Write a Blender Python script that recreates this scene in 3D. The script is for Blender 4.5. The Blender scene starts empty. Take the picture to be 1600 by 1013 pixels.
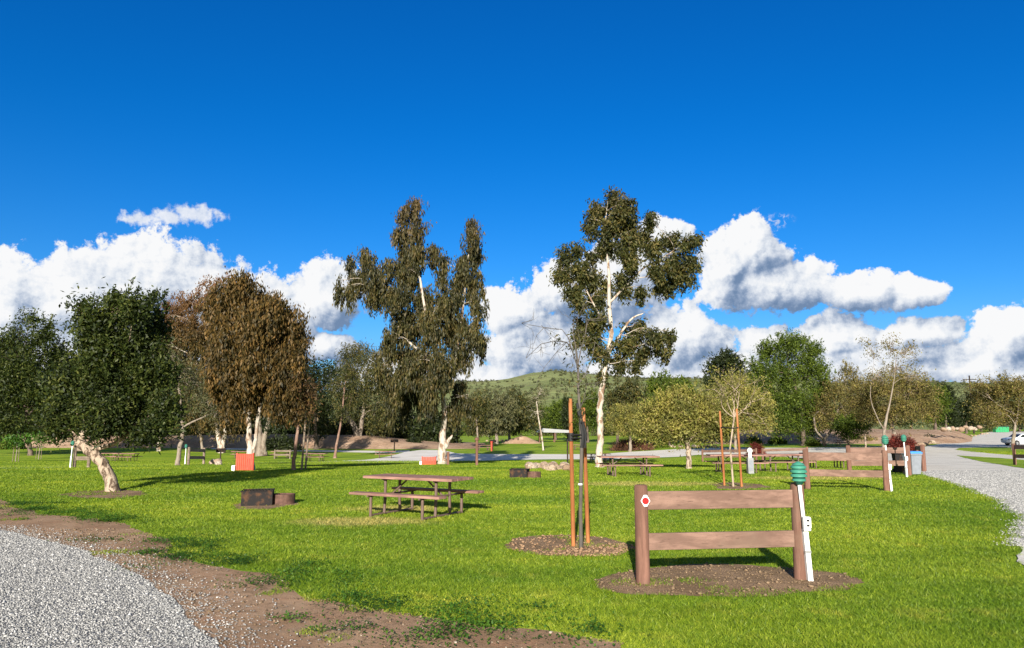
import bpy, bmesh, math
import numpy as np
from mathutils import Vector, Matrix
# ------------------------------------------------------------------ camera, world, sun, exposure
S = bpy.context.scene; COL = S.collection
F, CX, CY, CAMH, HOR = 1155.0, 800.0, 506.5, 1.9, 664.0
TH = math.atan((HOR-CY)/F)
cam = bpy.data.objects.new('camera', bpy.data.cameras.new('camera')); COL.objects.link(cam)
cam.data.sensor_width = 36; cam.data.lens = 36*F/1600
cam.data.clip_start = .05; cam.data.clip_end = 8000
cam.location = (0, 0, CAMH); cam.rotation_euler = (math.pi/2+TH, 0, 0); S.camera = cam
SUN_EL, SUN_AZ = math.radians(20), math.radians(186.4)      # sun low behind the photographer
S.view_settings.view_transform = 'Standard'; S.view_settings.look = 'None'
S.view_settings.gamma = 1; S.view_settings.exposure = 1.0
EXPO = 2.0; SKY = .074
def ray(px, py):
    x, y = (px-CX)/F, -(py-CY)/F
    return Vector((x, math.cos(TH)-y*math.sin(TH), math.sin(TH)+y*math.cos(TH)))
sd = Vector((math.cos(SUN_EL)*math.sin(SUN_AZ), math.cos(SUN_EL)*math.cos(SUN_AZ), math.sin(SUN_EL)))
sun = bpy.data.objects.new('sun', bpy.data.lights.new('sun', 'SUN')); COL.objects.link(sun)
sun.data.energy = 5.0; sun.data.angle = math.radians(.5); sun.data.color = (1, .93, .82)
sun.rotation_euler = (-sd).to_track_quat('-Z', 'Y').to_euler()

class NT:
    """small node-tree helper"""
    def __init__(s, nt): s.nt = nt; s.N = nt.nodes; s.L = nt.links
    def n(s, t, ins=None, **kw):
        nd = s.N.new(t)
        for k, v in kw.items(): setattr(nd, k, v)
        for k, v in (ins or {}).items(): s.set(nd.inputs[k], v)
        return nd
    def set(s, sock, v):
        if isinstance(v, bpy.types.NodeSocket): s.L.new(v, sock)
        elif isinstance(v, bpy.types.Node): s.L.new(v.outputs[0], sock)
        else:
            if isinstance(v, tuple) and len(v) == 3 and sock.type == 'RGBA': v = v+(1,)
            sock.default_value = v
    def m(s, op, a, b=0.0, c=0.0, clamp=False):
        nd = s.N.new('ShaderNodeMath'); nd.operation = op; nd.use_clamp = clamp
        for i, v in enumerate((a, b, c)): s.set(nd.inputs[i], v)
        return nd.outputs[0]
    def v(s, op, a, b=(0,0,0), c=(0,0,0), out=0):
        nd = s.N.new('ShaderNodeVectorMath'); nd.operation = op
        s.set(nd.inputs[0], a); s.set(nd.inputs[1], b)
        if op == 'MULTIPLY_ADD': s.set(nd.inputs[2], c)
        return nd.outputs[out]
    def mix(s, f, a, b, bt='MIX'):
        nd = s.N.new('ShaderNodeMix'); nd.data_type = 'RGBA'; nd.blend_type = bt
        s.set(nd.inputs[0], f); s.set(nd.inputs[6], a); s.set(nd.inputs[7], b)
        return nd.outputs[2]
    def ss(s, x, a, b, lo=0.0, hi=1.0):
        nd = s.N.new('ShaderNodeMapRange'); nd.interpolation_type = 'SMOOTHSTEP'
        for i, v in enumerate((x, a, b, lo, hi)): s.set(nd.inputs[i], v)
        return nd.outputs[0]
    def noise(s, vec, scale, detail=4, rough=.5, dist=0.0, out=0, dims='3D'):
        nd = s.n('ShaderNodeTexNoise', noise_dimensions=dims)
        s.set(nd.inputs['Vector'], vec); nd.inputs['Scale'].default_value = scale
        nd.inputs['Detail'].default_value = detail; nd.inputs['Roughness'].default_value = rough
        nd.inputs['Distortion'].default_value = dist
        return nd.outputs[out]

world = bpy.data.worlds.new('World'); S.world = world; world.use_nodes = True
# cumulus layout in degrees of azimuth and elevation: (x, y, half width, half height) measured on the sky
CLOUDS = [(10,485,105,85),(115,480,105,88),(235,452,105,92),(330,475,95,76),(430,500,80,66),(150,560,230,90),(505,465,62,58),
 (600,590,90,36),(500,545,70,22),(-120,500,120,90),
 (872,452,62,42),(800,488,50,42),(835,545,105,62),(765,600,90,42),(965,440,75,65),(1040,372,38,36),(1060,530,90,52),(1000,590,120,26),
 (1172,395,58,60),(1128,425,42,62),(1215,448,105,38),(1330,455,84,30),(1425,458,54,24),
 (1200,534,62,28),(1300,530,90,36),(1430,522,74,28),(1150,588,170,40),(1360,580,170,52),(1575,525,70,42),(1530,572,120,46),(1680,500,90,60),(1640,590,150,50)]
SMALL = [(228,343,38,12),(266,340,42,13),(304,334,42,16)]
def azel(px, py):
    d = ray(px, py).normalized()
    return math.degrees(math.atan2(d.x, d.y)), math.degrees(math.asin(d.z))
def cloud_group():
    g = bpy.data.node_groups.new('cloud_height', 'ShaderNodeTree')
    g.interface.new_socket('P', in_out='INPUT', socket_type='NodeSocketVector')
    g.interface.new_socket('H', in_out='OUTPUT', socket_type='NodeSocketFloat'); g.interface.new_socket('E', in_out='OUTPUT', socket_type='NodeSocketFloat')
    t = NT(g); gi = g.nodes.new('NodeGroupInput'); go = g.nodes.new('NodeGroupOutput')
    P = gi.outputs[0]
    wob = t.v('MULTIPLY_ADD', t.v('SUBTRACT', t.noise(P, .30, 1, .5, out=1, dims='2D'), (.5,.5,.5)), (2.4,1.5,0), P)
    acc = None
    for (px, py, rx, ry) in CLOUDS:
        a, e = azel(px, py); a1, _ = azel(px+rx, py); _, e1 = azel(px, py-ry)
        ra, re = abs(a1-a), abs(e1-e)
        l = t.v('LENGTH', t.v('MULTIPLY_ADD', wob, (1/ra, 1/re, 0), (-a/ra, -e/re, 0)), out=1)
        if acc is None: acc = l
        else: acc = t.m('SMOOTH_MIN', acc, l, .12)
    fine = t.v('MULTIPLY_ADD', t.v('SUBTRACT', t.noise(P, 1.9, 3, .6, out=1, dims='2D'), (.5,.5,.5)), (.55,.55,0), P)
    vor = t.n('ShaderNodeTexVoronoi', {'Vector': fine, 'Scale': .60, 'Detail': 3.8, 'Roughness': .52, 'Lacunarity': 2.4}, feature='SMOOTH_F1', normalize=True, voronoi_dimensions='2D')
    vor.inputs['Smoothness'].default_value = .25
    puff = t.m('SUBTRACT', .42, vor.outputs['Distance'])
    fb = t.m('SUBTRACT', t.noise(P, .9, 5, .62, dims='2D'), .5)
    E = t.m('SUBTRACT', 1.0, acc)
    H = t.m('ADD', E, t.m('MULTIPLY', puff, 1.0)); H = t.m('ADD', H, t.m('MULTIPLY', fb, .55))
    t.set(go.inputs[0], H); t.set(go.inputs[1], E)
    return g
def build_world():
    t = NT(world.node_tree); t.N.clear()
    sky = t.n('ShaderNodeTexSky', sky_type='NISHITA', sun_disc=False, sun_elevation=SUN_EL, sun_rotation=SUN_AZ,
              altitude=200, air_density=1.0, dust_density=.35, ozone_density=2.2)
    hsv = t.n('ShaderNodeHueSaturation', {'Color': sky.outputs[0], 'Saturation': 1.35, 'Value': 1.0})
    skyc = t.mix(1.0, hsv.outputs[0], t.mix(t.ss(t.m('MULTIPLY', t.m('ARCSINE', t.n('ShaderNodeSeparateXYZ', {0: t.v('NORMALIZE', t.n('ShaderNodeTexCoord').outputs['Generated'])}).outputs[2]), 57.29578), 2, 24), (.30,.60,.95,1), (.04,.60,.98,1)), 'MULTIPLY')
    D = t.n('ShaderNodeTexCoord').outputs['Generated']
    # the sky is deepest blue away from the sun and stays neutral on the sun's side
    away = t.ss(t.v('DOT_PRODUCT', t.v('NORMALIZE', D), tuple(sd), out=1), .15, -.35)
    skyc = t.mix(away, t.mix(1.0, sky.outputs[0], (.95, .88, .80), 'MULTIPLY'), skyc)
    sp = t.n('ShaderNodeSeparateXYZ', {0: t.v('NORMALIZE', D)})
    az = t.m('MULTIPLY', t.m('ARCTAN2', sp.outputs[0], sp.outputs[1]), 57.29578)
    el = t.m('MULTIPLY', t.m('ARCSINE', sp.outputs[2]), 57.29578)
    P = t.n('ShaderNodeCombineXYZ', {0: az, 1: el, 2: 0.0}).outputs[0]
    g = cloud_group()
    def ev(off):
        nd = t.n('ShaderNodeGroup'); nd.node_tree = g
        t.set(nd.inputs[0], t.v('ADD', P, off)); return nd.outputs[0], nd.outputs[1]
    (H0, E0), (H1, _), (_, E2) = ev((0,0,0)), ev((-.32,.24,0)), ev((-.9,1.7,0))
    edge = t.noise(P, 3.5, 4, .7, dims='2D')
    alpha = t.ss(t.m('ADD', H0, t.m('MULTIPLY', t.m('SUBTRACT', edge, .5), .22)), .0, .20)
    s1 = t.m('MULTIPLY', t.m('SUBTRACT', H0, H1), 1.05)
    s2 = t.m('MULTIPLY', t.m('SUBTRACT', E0, E2), .62)
    soft = t.m('MULTIPLY', t.m('SUBTRACT', t.noise(P, .33, 3, .5, dims='2D'), .5), .55)
    sh = t.m('ADD', t.m('ADD', s1, s2), t.m('ADD', soft, .57), clamp=True)
    K = 1/(EXPO*SKY)
    ramp = t.n('ShaderNodeValToRGB', {0: sh}); r = ramp.color_ramp
    r.elements[0].position = 0; r.elements[0].color = (.17, .26, .42, 1)
    r.elements[1].position = 1; r.elements[1].color = (.95, .955, .965, 1)
    for p, c in ((.25, (.30,.39,.55,1)), (.5, (.54,.61,.73,1)), (.76, (.80,.84,.90,1))):
        e = r.elements.new(p); e.color = c
    cc = t.v('SCALE', ramp.outputs[0]); cc.node.inputs['Scale'].default_value = K
    # two thin wisps high up
    w = None
    for (px, py, rx, ry) in ((508,150,36,10),(462,137,8,6),(1215,345,30,14)):
        a, e = azel(px, py); a1, _ = azel(px+rx, py); _, e1 = azel(px, py-ry)
        l = t.v('LENGTH', t.v('MULTIPLY_ADD', P, (1/abs(a1-a), 1/abs(e1-e), 0), (-a/abs(a1-a), -e/abs(e1-e), 0)), out=1)
        w = l if w is None else t.m('MINIMUM', w, l)
    wa = t.m('MULTIPLY', t.ss(w, 1.1, .2), t.ss(t.noise(P, 2.2, 6, .65, .6), .47, .66), clamp=True)
    w = None
    for (px, py, rx, ry) in SMALL:
        a, e = azel(px, py); a1, _ = azel(px+rx, py); _, e1 = azel(px, py-ry)
        l = t.v('LENGTH', t.v('MULTIPLY_ADD', P, (1/abs(a1-a), 1/abs(e1-e), 0), (-a/abs(a1-a), -e/abs(e1-e), 0)), out=1)
        w = l if w is None else t.m('SMOOTH_MIN', w, l, .3)
    pn = t.m('SUBTRACT', t.noise(P, 1.1, 5, .6, dims='2D'), .5)
    puffa = t.m('MULTIPLY', t.ss(t.m('ADD', w, t.m('MULTIPLY', pn, 2.4)), 1.15, .35), .86)
    veil = t.m('MULTIPLY', t.ss(el, 10.0, -1.0), .62)
    alpha = t.m('MAXIMUM', t.m('MAXIMUM', alpha, puffa), t.m('MULTIPLY', wa, .75))
    hcol = tuple(K*c for c in (.26,.46,.80))
    # plain sky above and below the cloud band, clouds only inside it (saves the cloud nodes elsewhere)
    bg0 = t.n('ShaderNodeBackground', {'Color': skyc, 'Strength': SKY}); bg1 = t.n('ShaderNodeBackground', {'Color': t.mix(veil, skyc, hcol), 'Strength': SKY})
    bg2 = t.n('ShaderNodeBackground', {'Color': cc, 'Strength': SKY})
    band = t.m('MULTIPLY', t.m('MULTIPLY', t.m('GREATER_THAN', el, -1.5), t.m('LESS_THAN', el, 19.0)), t.m('LESS_THAN', t.m('ABSOLUTE', az), 60.0))
    m2 = t.n('ShaderNodeMixShader', {0: alpha}); t.L.new(bg1.outputs[0], m2.inputs[1]); t.L.new(bg2.outputs[0], m2.inputs[2])
    m1 = t.n('ShaderNodeMixShader', {0: band}); t.L.new(bg0.outputs[0], m1.inputs[1]); t.L.new(m2.outputs[0], m1.inputs[2])
    t.L.new(m1.outputs[0], t.n('ShaderNodeOutputWorld').inputs[0])
build_world()
world.cycles.sampling_method = 'MANUAL'; world.cycles.sample_map_resolution = 512

# ------------------------------------------------------------------ terrain function and pixel helpers
def ssn(a, b, x):
    t = np.clip((np.asarray(x, float)-a)/(b-a), 0, 1); return t*t*(3-2*t)
def hz(x, y):
    """lawn falls away from the photographer; less on the right"""
    return -1.8*ssn(22, 85, y)*(1-.55*ssn(10, 45, x))
def G(px, py):
    d = ray(px, py); Y = 3.0; prev = 3.0
    while Y < 900:
        t = Y/d.y
        if CAMH+t*d.z <= hz(t*d.x, Y): break
        prev = Y; Y *= 1.03
    lo, hi = prev, Y
    for _ in range(30):
        m = (lo+hi)/2; t = m/d.y
        if CAMH+t*d.z <= hz(t*d.x, m): hi = m
        else: lo = m
    t = hi/d.y
    return Vector((t*d.x, hi, float(hz(t*d.x, hi))))
def P3(px, py, Y):
    d = ray(px, py); t = Y/d.y; return Vector((t*d.x, Y, CAMH+t*d.z))
def GY(px, Y):
    x = (px-CX)/F*Y*1.0/(math.cos(TH)+.136*math.sin(TH)); return Vector((x, Y, float(hz(x, Y))))

# ------------------------------------------------------------------ value noise for scattering
class VN:
    def __init__(s, seed): s.t = np.random.RandomState(seed).rand(256, 256)
    def __call__(s, x, y, sc=1.0, oc=3):
        x = np.asarray(x, float)*sc; y = np.asarray(y, float)*sc; r = 0; a = .5
        for _ in range(oc):
            xi = np.floor(x).astype(int); yi = np.floor(y).astype(int); fx = x-xi; fy = y-yi
            fx = fx*fx*(3-2*fx); fy = fy*fy*(3-2*fy); t = s.t; q = lambda i, j: t[i % 256, j % 256]
            r = r+a*((q(xi,yi)*(1-fx)+q(xi+1,yi)*fx)*(1-fy)+(q(xi,yi+1)*(1-fx)+q(xi+1,yi+1)*fx)*fy)
            x = x*2.03+17.3; y = y*2.03+5.1; a *= .5
        return r/(1-.5**oc)
vn = VN(7)
# ------------------------------------------------------------------ materials
MAT = {}
def mat(name, fn):
    if name not in MAT:
        m = bpy.data.materials.new(name); m.use_nodes = True; t = NT(m.node_tree); t.N.clear()
        out = t.n('ShaderNodeOutputMaterial'); sh = fn(t); t.L.new(sh.outputs[0] if isinstance(sh, bpy.types.Node) else sh, out.inputs[0])
        MAT[name] = m
    return MAT[name]
def pos(t): return t.n('ShaderNodeNewGeometry').outputs['Position']
def obc(t): return t.n('ShaderNodeTexCoord').outputs['Object']
def bump(t, h, st=.4, d=.01): return t.n('ShaderNodeBump', {'Height': h, 'Strength': st, 'Distance': d}).outputs[0]
def pbsdf(t, col, rough=.8, nrm=None, metal=0.0, spec=.3):
    ins = {'Base Color': col, 'Roughness': rough, 'Metallic': metal, 'Specular IOR Level': spec}
    if nrm is not None: ins['Normal'] = nrm
    return t.n('ShaderNodeBsdfPrincipled', ins)
def m_plain(name, c, rough=.7, var=.25, sc=6, metal=0.0, bm=.2):
    def f(t):
        nz = t.noise(obc(t), sc, 5, .6); nb = t.noise(obc(t), sc*8, 4, .6)
        col = t.mix(t.ss(nz, .3, .7), tuple(v*(1-var) for v in c), tuple(min(1, v*(1+var)) for v in c))
        return pbsdf(t, col, rough, bump(t, nb, bm, .004), metal)
    return mat(name, f)
def m_wood(name, c, c2, grain=(1,1,12)):
    def f(t):
        v = t.v('MULTIPLY', obc(t), grain)
        g = t.noise(v, 9, 6, .65, .3); b = t.noise(obc(t), 3, 4, .6)
        col = t.mix(t.ss(g, .38, .66), tuple(x*.78 for x in c), tuple(min(1,x*1.12) for x in c2)); sc_ = t.noise(v, 30, 4, .7); col = t.mix(t.m('MULTIPLY', t.ss(sc_, .60, .78), .16), col, tuple(min(1,x*1.7) for x in c2)); col = t.mix(t.m('MULTIPLY', t.ss(b, .4, .75), .5), col, tuple(x*.6 for x in c))
        ck = t.noise(t.v('MULTIPLY', v, (1,2.6,2.6) if grain[0] < 1 else (2.6,2.6,1)), 16, 3, .6)
        col = t.mix(t.m('MULTIPLY', t.ss(ck, .62, .70), .55), col, tuple(x*.35 for x in c)); dz = t.noise(obc(t), 1.7, 4, .6); col = t.mix(t.m('MULTIPLY', t.ss(dz, .5, .7), .25), col, (.20,.15,.11))
        return pbsdf(t, col, .82, bump(t, g, .5, .006), 0, .15)
    return mat(name, f)
def m_leaf(name, cols, trans=.30, top=None, rough=.55):
    """cols: list of colours picked at random leaf by leaf; top=(colour, z0, z1): brown new growth high in the crown"""
    def f(t):
        rnd = t.n('ShaderNodeNewGeometry').outputs['Random Per Island']
        rp = t.n('ShaderNodeValToRGB', {0: rnd}); r = rp.color_ramp; n = len(cols)
        r.elements[0].color = cols[0]+(1,); r.elements[1].color = cols[-1]+(1,)
        for i in range(1, n-1):
            e = r.elements.new(i/(n-1)); e.color = cols[i]+(1,)
        c = rp.outputs[0]
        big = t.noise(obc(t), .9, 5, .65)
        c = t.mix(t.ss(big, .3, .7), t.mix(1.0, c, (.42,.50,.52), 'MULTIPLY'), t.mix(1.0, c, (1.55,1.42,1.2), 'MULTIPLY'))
        if top:
            z = t.n('ShaderNodeSeparateXYZ', {0: obc(t)}).outputs[2]
            z = t.m('ADD', z, t.m('MULTIPLY', t.m('SUBTRACT', t.noise(obc(t), .9, 3, .6), .5), 7.0))
            z = t.m('ADD', z, t.m('MULTIPLY', t.m('SUBTRACT', rnd, .5), 3.0))
            c = t.mix(t.ss(z, top[1], top[2]), c, top[0])
        d = t.n('ShaderNodeBsdfPrincipled', {'Base Color': c, 'Roughness': rough, 'Specular IOR Level': .25})
        tr = t.n('ShaderNodeBsdfTranslucent', {'Color': t.mix(1.0, c, (1.25,1.3,.6), 'MULTIPLY')})
        mx = t.n('ShaderNodeMixShader', {0: trans}); t.L.new(d.outputs[0], mx.inputs[1]); t.L.new(tr.outputs[0], mx.inputs[2])
        return mx
    return mat(name, f)
def m_bark(name, c, c2, sc=4):
    def f(t):
        v = t.v('MULTIPLY', obc(t), (1,1,.35)); n1 = t.noise(v, sc, 6, .62, .6); n2 = t.noise(v, sc*5, 4, .6)
        col = t.mix(t.ss(n1, .47, .60), c, c2); col = t.mix(t.m('MULTIPLY', t.ss(n2, .5, .75), .6), col, tuple(x*.45 for x in c))
        return pbsdf(t, col, .85, bump(t, n2, .6, .02), 0, .15)
    return mat(name, f)
def grass_col(t, p):
    a = t.noise(p, .22, 4, .6); b = t.noise(p, 1.6, 4, .6); c = t.noise(t.v('MULTIPLY', p, (.35,1.6,1)), 1.1, 3, .5)
    col = t.mix(t.ss(a, .35, .65), (.145,.235,.016), (.245,.325,.026))
    col = t.mix(t.m('MULTIPLY', t.ss(b, .52, .75), .55), col, (.40,.38,.06))
    col = t.mix(t.m('MULTIPLY', t.ss(c, .48, .70), .6), col, (.12,.195,.009))
    f = t.noise(p, 9, 3, .6); col = t.mix(t.ss(f, .36, .64, .40, 0), col, (.08,.15,.009)); col = t.mix(t.ss(f, .56, .74, 0, .35), col, (.32,.36,.07))
    g_ = t.noise(t.v('MULTIPLY', p, (.07,.22,1)), 1.0, 3, .55); col = t.mix(1.0, col, t.mix(t.ss(g_, .38, .62), (.82,.88,.88,1), (1.14,1.08,1.08,1)), 'MULTIPLY')
    for (cx, cy, rx, ry, k) in ((-3.0,15.0,1.6,.8,.6),(-2.6,17.3,1.4,.7,.6),(4.5,24.5,3.0,1.2,.5),(11.0,27.5,3,1.2,.5)):     # worn, yellowed lawn by the tables
        l = t.v('LENGTH', t.v('MULTIPLY_ADD', p, (1/rx,1/ry,0), (-cx/rx,-cy/ry,0)), out=1)
        l = t.m('ADD', l, t.m('MULTIPLY', t.m('SUBTRACT', t.noise(p, 1.4, 4, .6), .5), 1.3)); col = t.mix(t.m('MULTIPLY', t.ss(l, 1.1, .5), k), col, (.42,.34,.13))
    return col
def f_ground(t):
    p = pos(t); col = grass_col(t, p)
    n = t.noise(p, 24, 5, .7); n2 = t.noise(t.v('MULTIPLY', p, (1,.3,1)), 5, 4, .7)
    col = t.mix(t.ss(n, .35, .65), t.mix(1.0, col, (.8,.85,.8), 'MULTIPLY'), t.mix(1.0, col, (1.5,1.42,1.35), 'MULTIPLY'))
    return pbsdf(t, col, .9, bump(t, t.m('ADD', n, n2), .6, .03), 0, .1)
M_ground = mat('lawn_ground', f_ground)
def f_blade(t):
    g = t.n('ShaderNodeNewGeometry'); col = grass_col(t, g.outputs['Position'])
    rp = t.n('ShaderNodeValToRGB', {0: g.outputs['Random Per Island']}); r = rp.color_ramp
    r.elements[0].color = (.55,.62,.5,1); r.elements[1].color = (1.75,1.45,1.6,1); r.elements.new(.55).color = (1.0,1.0,1.0,1)
    col = t.mix(1.0, col, rp.outputs[0], 'MULTIPLY')
    d = t.n('ShaderNodeBsdfPrincipled', {'Base Color': col, 'Roughness': .5, 'Specular IOR Level': .25})
    tr = t.n('ShaderNodeBsdfTranslucent', {'Color': t.mix(1.0, col, (1.2,1.35,.6), 'MULTIPLY')})
    mx = t.n('ShaderNodeMixShader', {0: .35}); t.L.new(d.outputs[0], mx.inputs[1]); t.L.new(tr.outputs[0], mx.inputs[2])
    return mx
M_blade = mat('grass_blade', f_blade)
def f_dirt(t):
    p = pos(t); a = t.noise(p, .8, 5, .6); b = t.noise(p, 7, 6, .7); c = t.noise(p, 60, 4, .7)
    col = t.mix(t.ss(a, .35, .65), (.27,.165,.10), (.40,.26,.165))
    col = t.mix(t.m('MULTIPLY', t.ss(b, .45, .68), .75), col, (.17,.11,.062)); d_ = t.noise(p, 2.3, 4, .6, .4); col = t.mix(t.m('MULTIPLY', t.ss(d_, .55, .7), .5), col, (.36,.19,.11)); col = t.mix(t.m('MULTIPLY', t.ss(d_, .45, .32), .5), col, (.25,.19,.13))
    col = t.mix(t.m('MULTIPLY', t.ss(c, .58, .72), .6), col, (.52,.43,.34))
    return pbsdf(t, col, .95, bump(t, t.m('ADD', b, c), .7, .015), 0, .1)
M_dirt = mat('dirt', f_dirt)
def f_mulch(t):
    p = pos(t); a = t.noise(p, 1.6, 5, .6); b = t.noise(p, 11, 6, .75); c = t.noise(p, 45, 4, .7)
    col = t.mix(t.ss(a, .35, .65), (.22,.145,.082), (.34,.225,.14)); col = t.mix(t.m('MULTIPLY', t.ss(b, .45, .65), .75), col, (.145,.10,.056))
    col = t.mix(t.m('MULTIPLY', t.ss(c, .55, .7), .5), col, (.36,.26,.17)); return pbsdf(t, col, .95, bump(t, t.m('ADD', b, c), 1.0, .03), 0, .1)
M_mulch = mat('bark_mulch', f_mulch)
def f_bank(t):
    p = pos(t); a = t.noise(p, .25, 5, .6); b = t.noise(p, 1.5, 6, .7)
    col = t.mix(t.ss(a, .35, .65), (.30,.19,.125), (.42,.29,.20))
    col = t.mix(t.m('MULTIPLY', t.ss(b, .5, .7), .7), col, (.17,.13,.07))
    return pbsdf(t, col, .95, bump(t, b, 1.0, .2), 0, .1)
M_bank = mat('bank_earth', f_bank)
def f_gravel(t):
    p = pos(t); v = t.n('ShaderNodeTexVoronoi', {'Vector': p, 'Scale': 38.0, 'Randomness': 1.0})
    val = t.n('ShaderNodeSeparateColor', {0: v.outputs['Color']}).outputs[0]
    rp = t.n('ShaderNodeValToRGB', {0: val}); r = rp.color_ramp
    r.elements[0].color = (.17,.17,.17,1); r.elements[1].color = (.50,.49,.48,1); r.elements.new(.5).color = (.33,.325,.315,1)
    col = t.mix(t.ss(v.outputs['Distance'], .25, .6), rp.outputs[0], (.10,.10,.105))
    return pbsdf(t, col, .85, bump(t, v.outputs['Distance'], -1.0, .03), 0, .2)
M_gravel = mat('gravel_bed', f_gravel)
def f_road(t):
    p = pos(t); a = t.noise(p, .5, 5, .6); b = t.noise(p, 14, 5, .75); c = t.noise(t.v('MULTIPLY', p, (1,.12,1)), .9, 3, .5)
    col = t.mix(t.ss(a, .35, .65), (.62,.58,.51), (.73,.69,.61)); col = t.mix(t.ss(b, .42, .62), t.mix(1.0, col, (.72,.72,.73), 'MULTIPLY'), col)
    col = t.mix(t.m('MULTIPLY', t.ss(c, .52, .7), .35), col, (.40,.36,.31))
    return pbsdf(t, col, .9, bump(t, b, .4, .015), 0, .15)
M_road = mat('gravel_road', f_road)
def f_paved(t):
    p = pos(t); a = t.noise(p, .4, 5, .6); b = t.noise(p, 5, 5, .7)
    col = t.mix(t.ss(a, .35, .65), (.60,.56,.50), (.71,.67,.61)); col = t.mix(t.m('MULTIPLY', t.ss(b, .5, .7), .4), col, (.42,.41,.39))
    return pbsdf(t, col, .85, bump(t, b, .4, .02), 0, .2)
M_paved = mat('asphalt', f_paved)
def f_stone(t):
    r_ = t.n('ShaderNodeNewGeometry').outputs['Random Per Island']
    rp = t.n('ShaderNodeValToRGB', {0: r_}); r = rp.color_ramp
    r.elements[0].color = (.15,.15,.15,1); r.elements[1].color = (.60,.59,.575,1); r.elements.new(.4).color = (.27,.27,.265,1); r.elements.new(.8).color = (.37,.365,.355,1)
    return pbsdf(t, rp.outputs[0], .8, None, 0, .25)
M_stone = mat('crushed_stone', f_stone)
def f_pebble(t):
    r_ = t.n('ShaderNodeNewGeometry').outputs['Random Per Island']
    rp = t.n('ShaderNodeValToRGB', {0: r_}); r = rp.color_ramp
    r.elements[0].color = (.09,.06,.035,1); r.elements[1].color = (.36,.31,.25,1); r.elements.new(.5).color = (.17,.115,.07,1); r.elements.new(.85).color = (.25,.18,.12,1)
    return pbsdf(t, rp.outputs[0], .85, None, 0, .2)
M_pebble = mat('dirt_pebble', f_pebble)
def f_hill(t):
    p = pos(t); a = t.noise(p, .006, 5, .6); b = t.noise(p, .03, 6, .65)
    col = t.mix(t.ss(a, .38, .62), (.135,.165,.060), (.20,.225,.095)); col = t.mix(t.ss(b, .5, .66), col, (.17,.17,.075))
    x = t.n('ShaderNodeSeparateXYZ', {0: p})
    return pbsdf(t, col, .95, bump(t, b, 1.0, 6), 0, .05)
M_hill = mat('hill_grass', f_hill)
def f_rock(t):
    n1 = t.noise(obc(t), 3, 5, .6)
    i = t.n('ShaderNodeObjectInfo').outputs['Random']
    rp = t.n('ShaderNodeValToRGB', {0: i}); r = rp.color_ramp
    r.elements[0].color = (.26,.17,.11,1); r.elements[1].color = (.50,.44,.37,1); r.elements.new(.5).color = (.38,.28,.20,1)
    col = t.mix(t.ss(n1, .35, .7), rp.outputs[0], (.22,.16,.11))
    return pbsdf(t, col, .9, bump(t, n1, 1.0, .08), 0, .2)
M_rock = mat('field_rock', f_rock)
M_brown = m_wood('brown_stained_wood', (.165,.085,.062), (.205,.108,.080), (1,1,.12))
M_brownb = m_wood('brown_stained_board', (.188,.114,.088), (.222,.137,.107), (.15,1,1))
M_stake = m_wood('orange_stake_wood', (.29,.105,.036), (.37,.150,.058), (1,1,.1))
M_grey_wood = m_wood('weathered_wood', (.17,.13,.10), (.24,.19,.14), (.2,1,1))
M_black = m_plain('black_rubber', (.015,.015,.016), .6, .2)
M_white = m_plain('white_paint', (.78,.79,.80), .5, .06, 5)
M_box = m_plain('white_plastic', (.74,.75,.76), .4, .05)
M_green = m_plain('green_plastic', (.05,.22,.155), .4, .12)
M_dgreen = m_plain('dark_green_plastic', (.015,.085,.065), .45, .1)
M_tabletop = m_wood('brown_table_board', (.25,.135,.11), (.31,.175,.14), (.12,1,1))
M_pipe = m_plain('brown_painted_steel', (.12,.078,.062), .5, .15)
M_rust = m_plain('rusty_dark_steel', (.040,.034,.033), .75, .5, 7, .3)
def f_rusty(t):
    a = t.noise(obc(t), 6, 6, .7); b = t.noise(obc(t), 30, 4, .7)
    col = t.mix(t.ss(a, .48, .66), (.022,.020,.020), (.085,.045,.026)); col = t.mix(t.m('MULTIPLY', t.ss(b, .6, .75), .5), col, (.10,.09,.08))
    return pbsdf(t, col, .9, bump(t, b, .5, .01), 0, .12)
M_rust = mat('rusty_soot_steel', f_rusty)
M_rust2 = m_plain('brown_rust', (.11,.06,.045), .8, .4, 7, .2)
M_red = m_plain('red_paint', (.50,.065,.035), .6, .15)
M_refl = m_plain('red_reflector', (.70,.012,.015), .3, .1)
M_bluel = m_plain('blue_plastic', (.06,.25,.62), .4, .08)
M_greyp = m_plain('grey_plastic', (.20,.22,.25), .5, .1)
M_steel = m_plain('grey_metal', (.24,.245,.25), .5, .1, 6, .3)
M_roofm = m_plain('pale_metal_roof', (.25,.26,.27), .45, .08)
M_carw = m_plain('white_car_paint', (.80,.80,.80), .25, .03)
M_glass = m_plain('dark_window_glass', (.02,.025,.03), .08, .1)
M_tyre = m_plain('tyre_rubber', (.02,.02,.02), .8, .1)
M_dump = m_plain('green_dumpster_paint', (.03,.25,.10), .5, .15)
M_litter = m_wood('litter_bits', (.16,.11,.065), (.27,.19,.12))
M_chip = m_wood('wood_chip', (.22,.13,.075), (.38,.25,.15))
B_white = m_bark('white_bark',(0.4576,0.4048,0.3432), (0.20,0.125,0.08))
B_grey = m_bark('grey_bark',(0.2376,0.198,0.1584), (0.1496,0.1144,0.088))
B_dark = m_bark('dark_bark',(0.088,0.066,0.0528), (0.1496,0.1144,0.088))
B_tan = m_bark('tan_bark',(0.3696,0.2904,0.22), (0.09,0.062,0.043),9)
B_red = m_bark('reddish_bark',(0.1936,0.1144,0.088), (0.2816,0.1936,0.1496))
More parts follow.
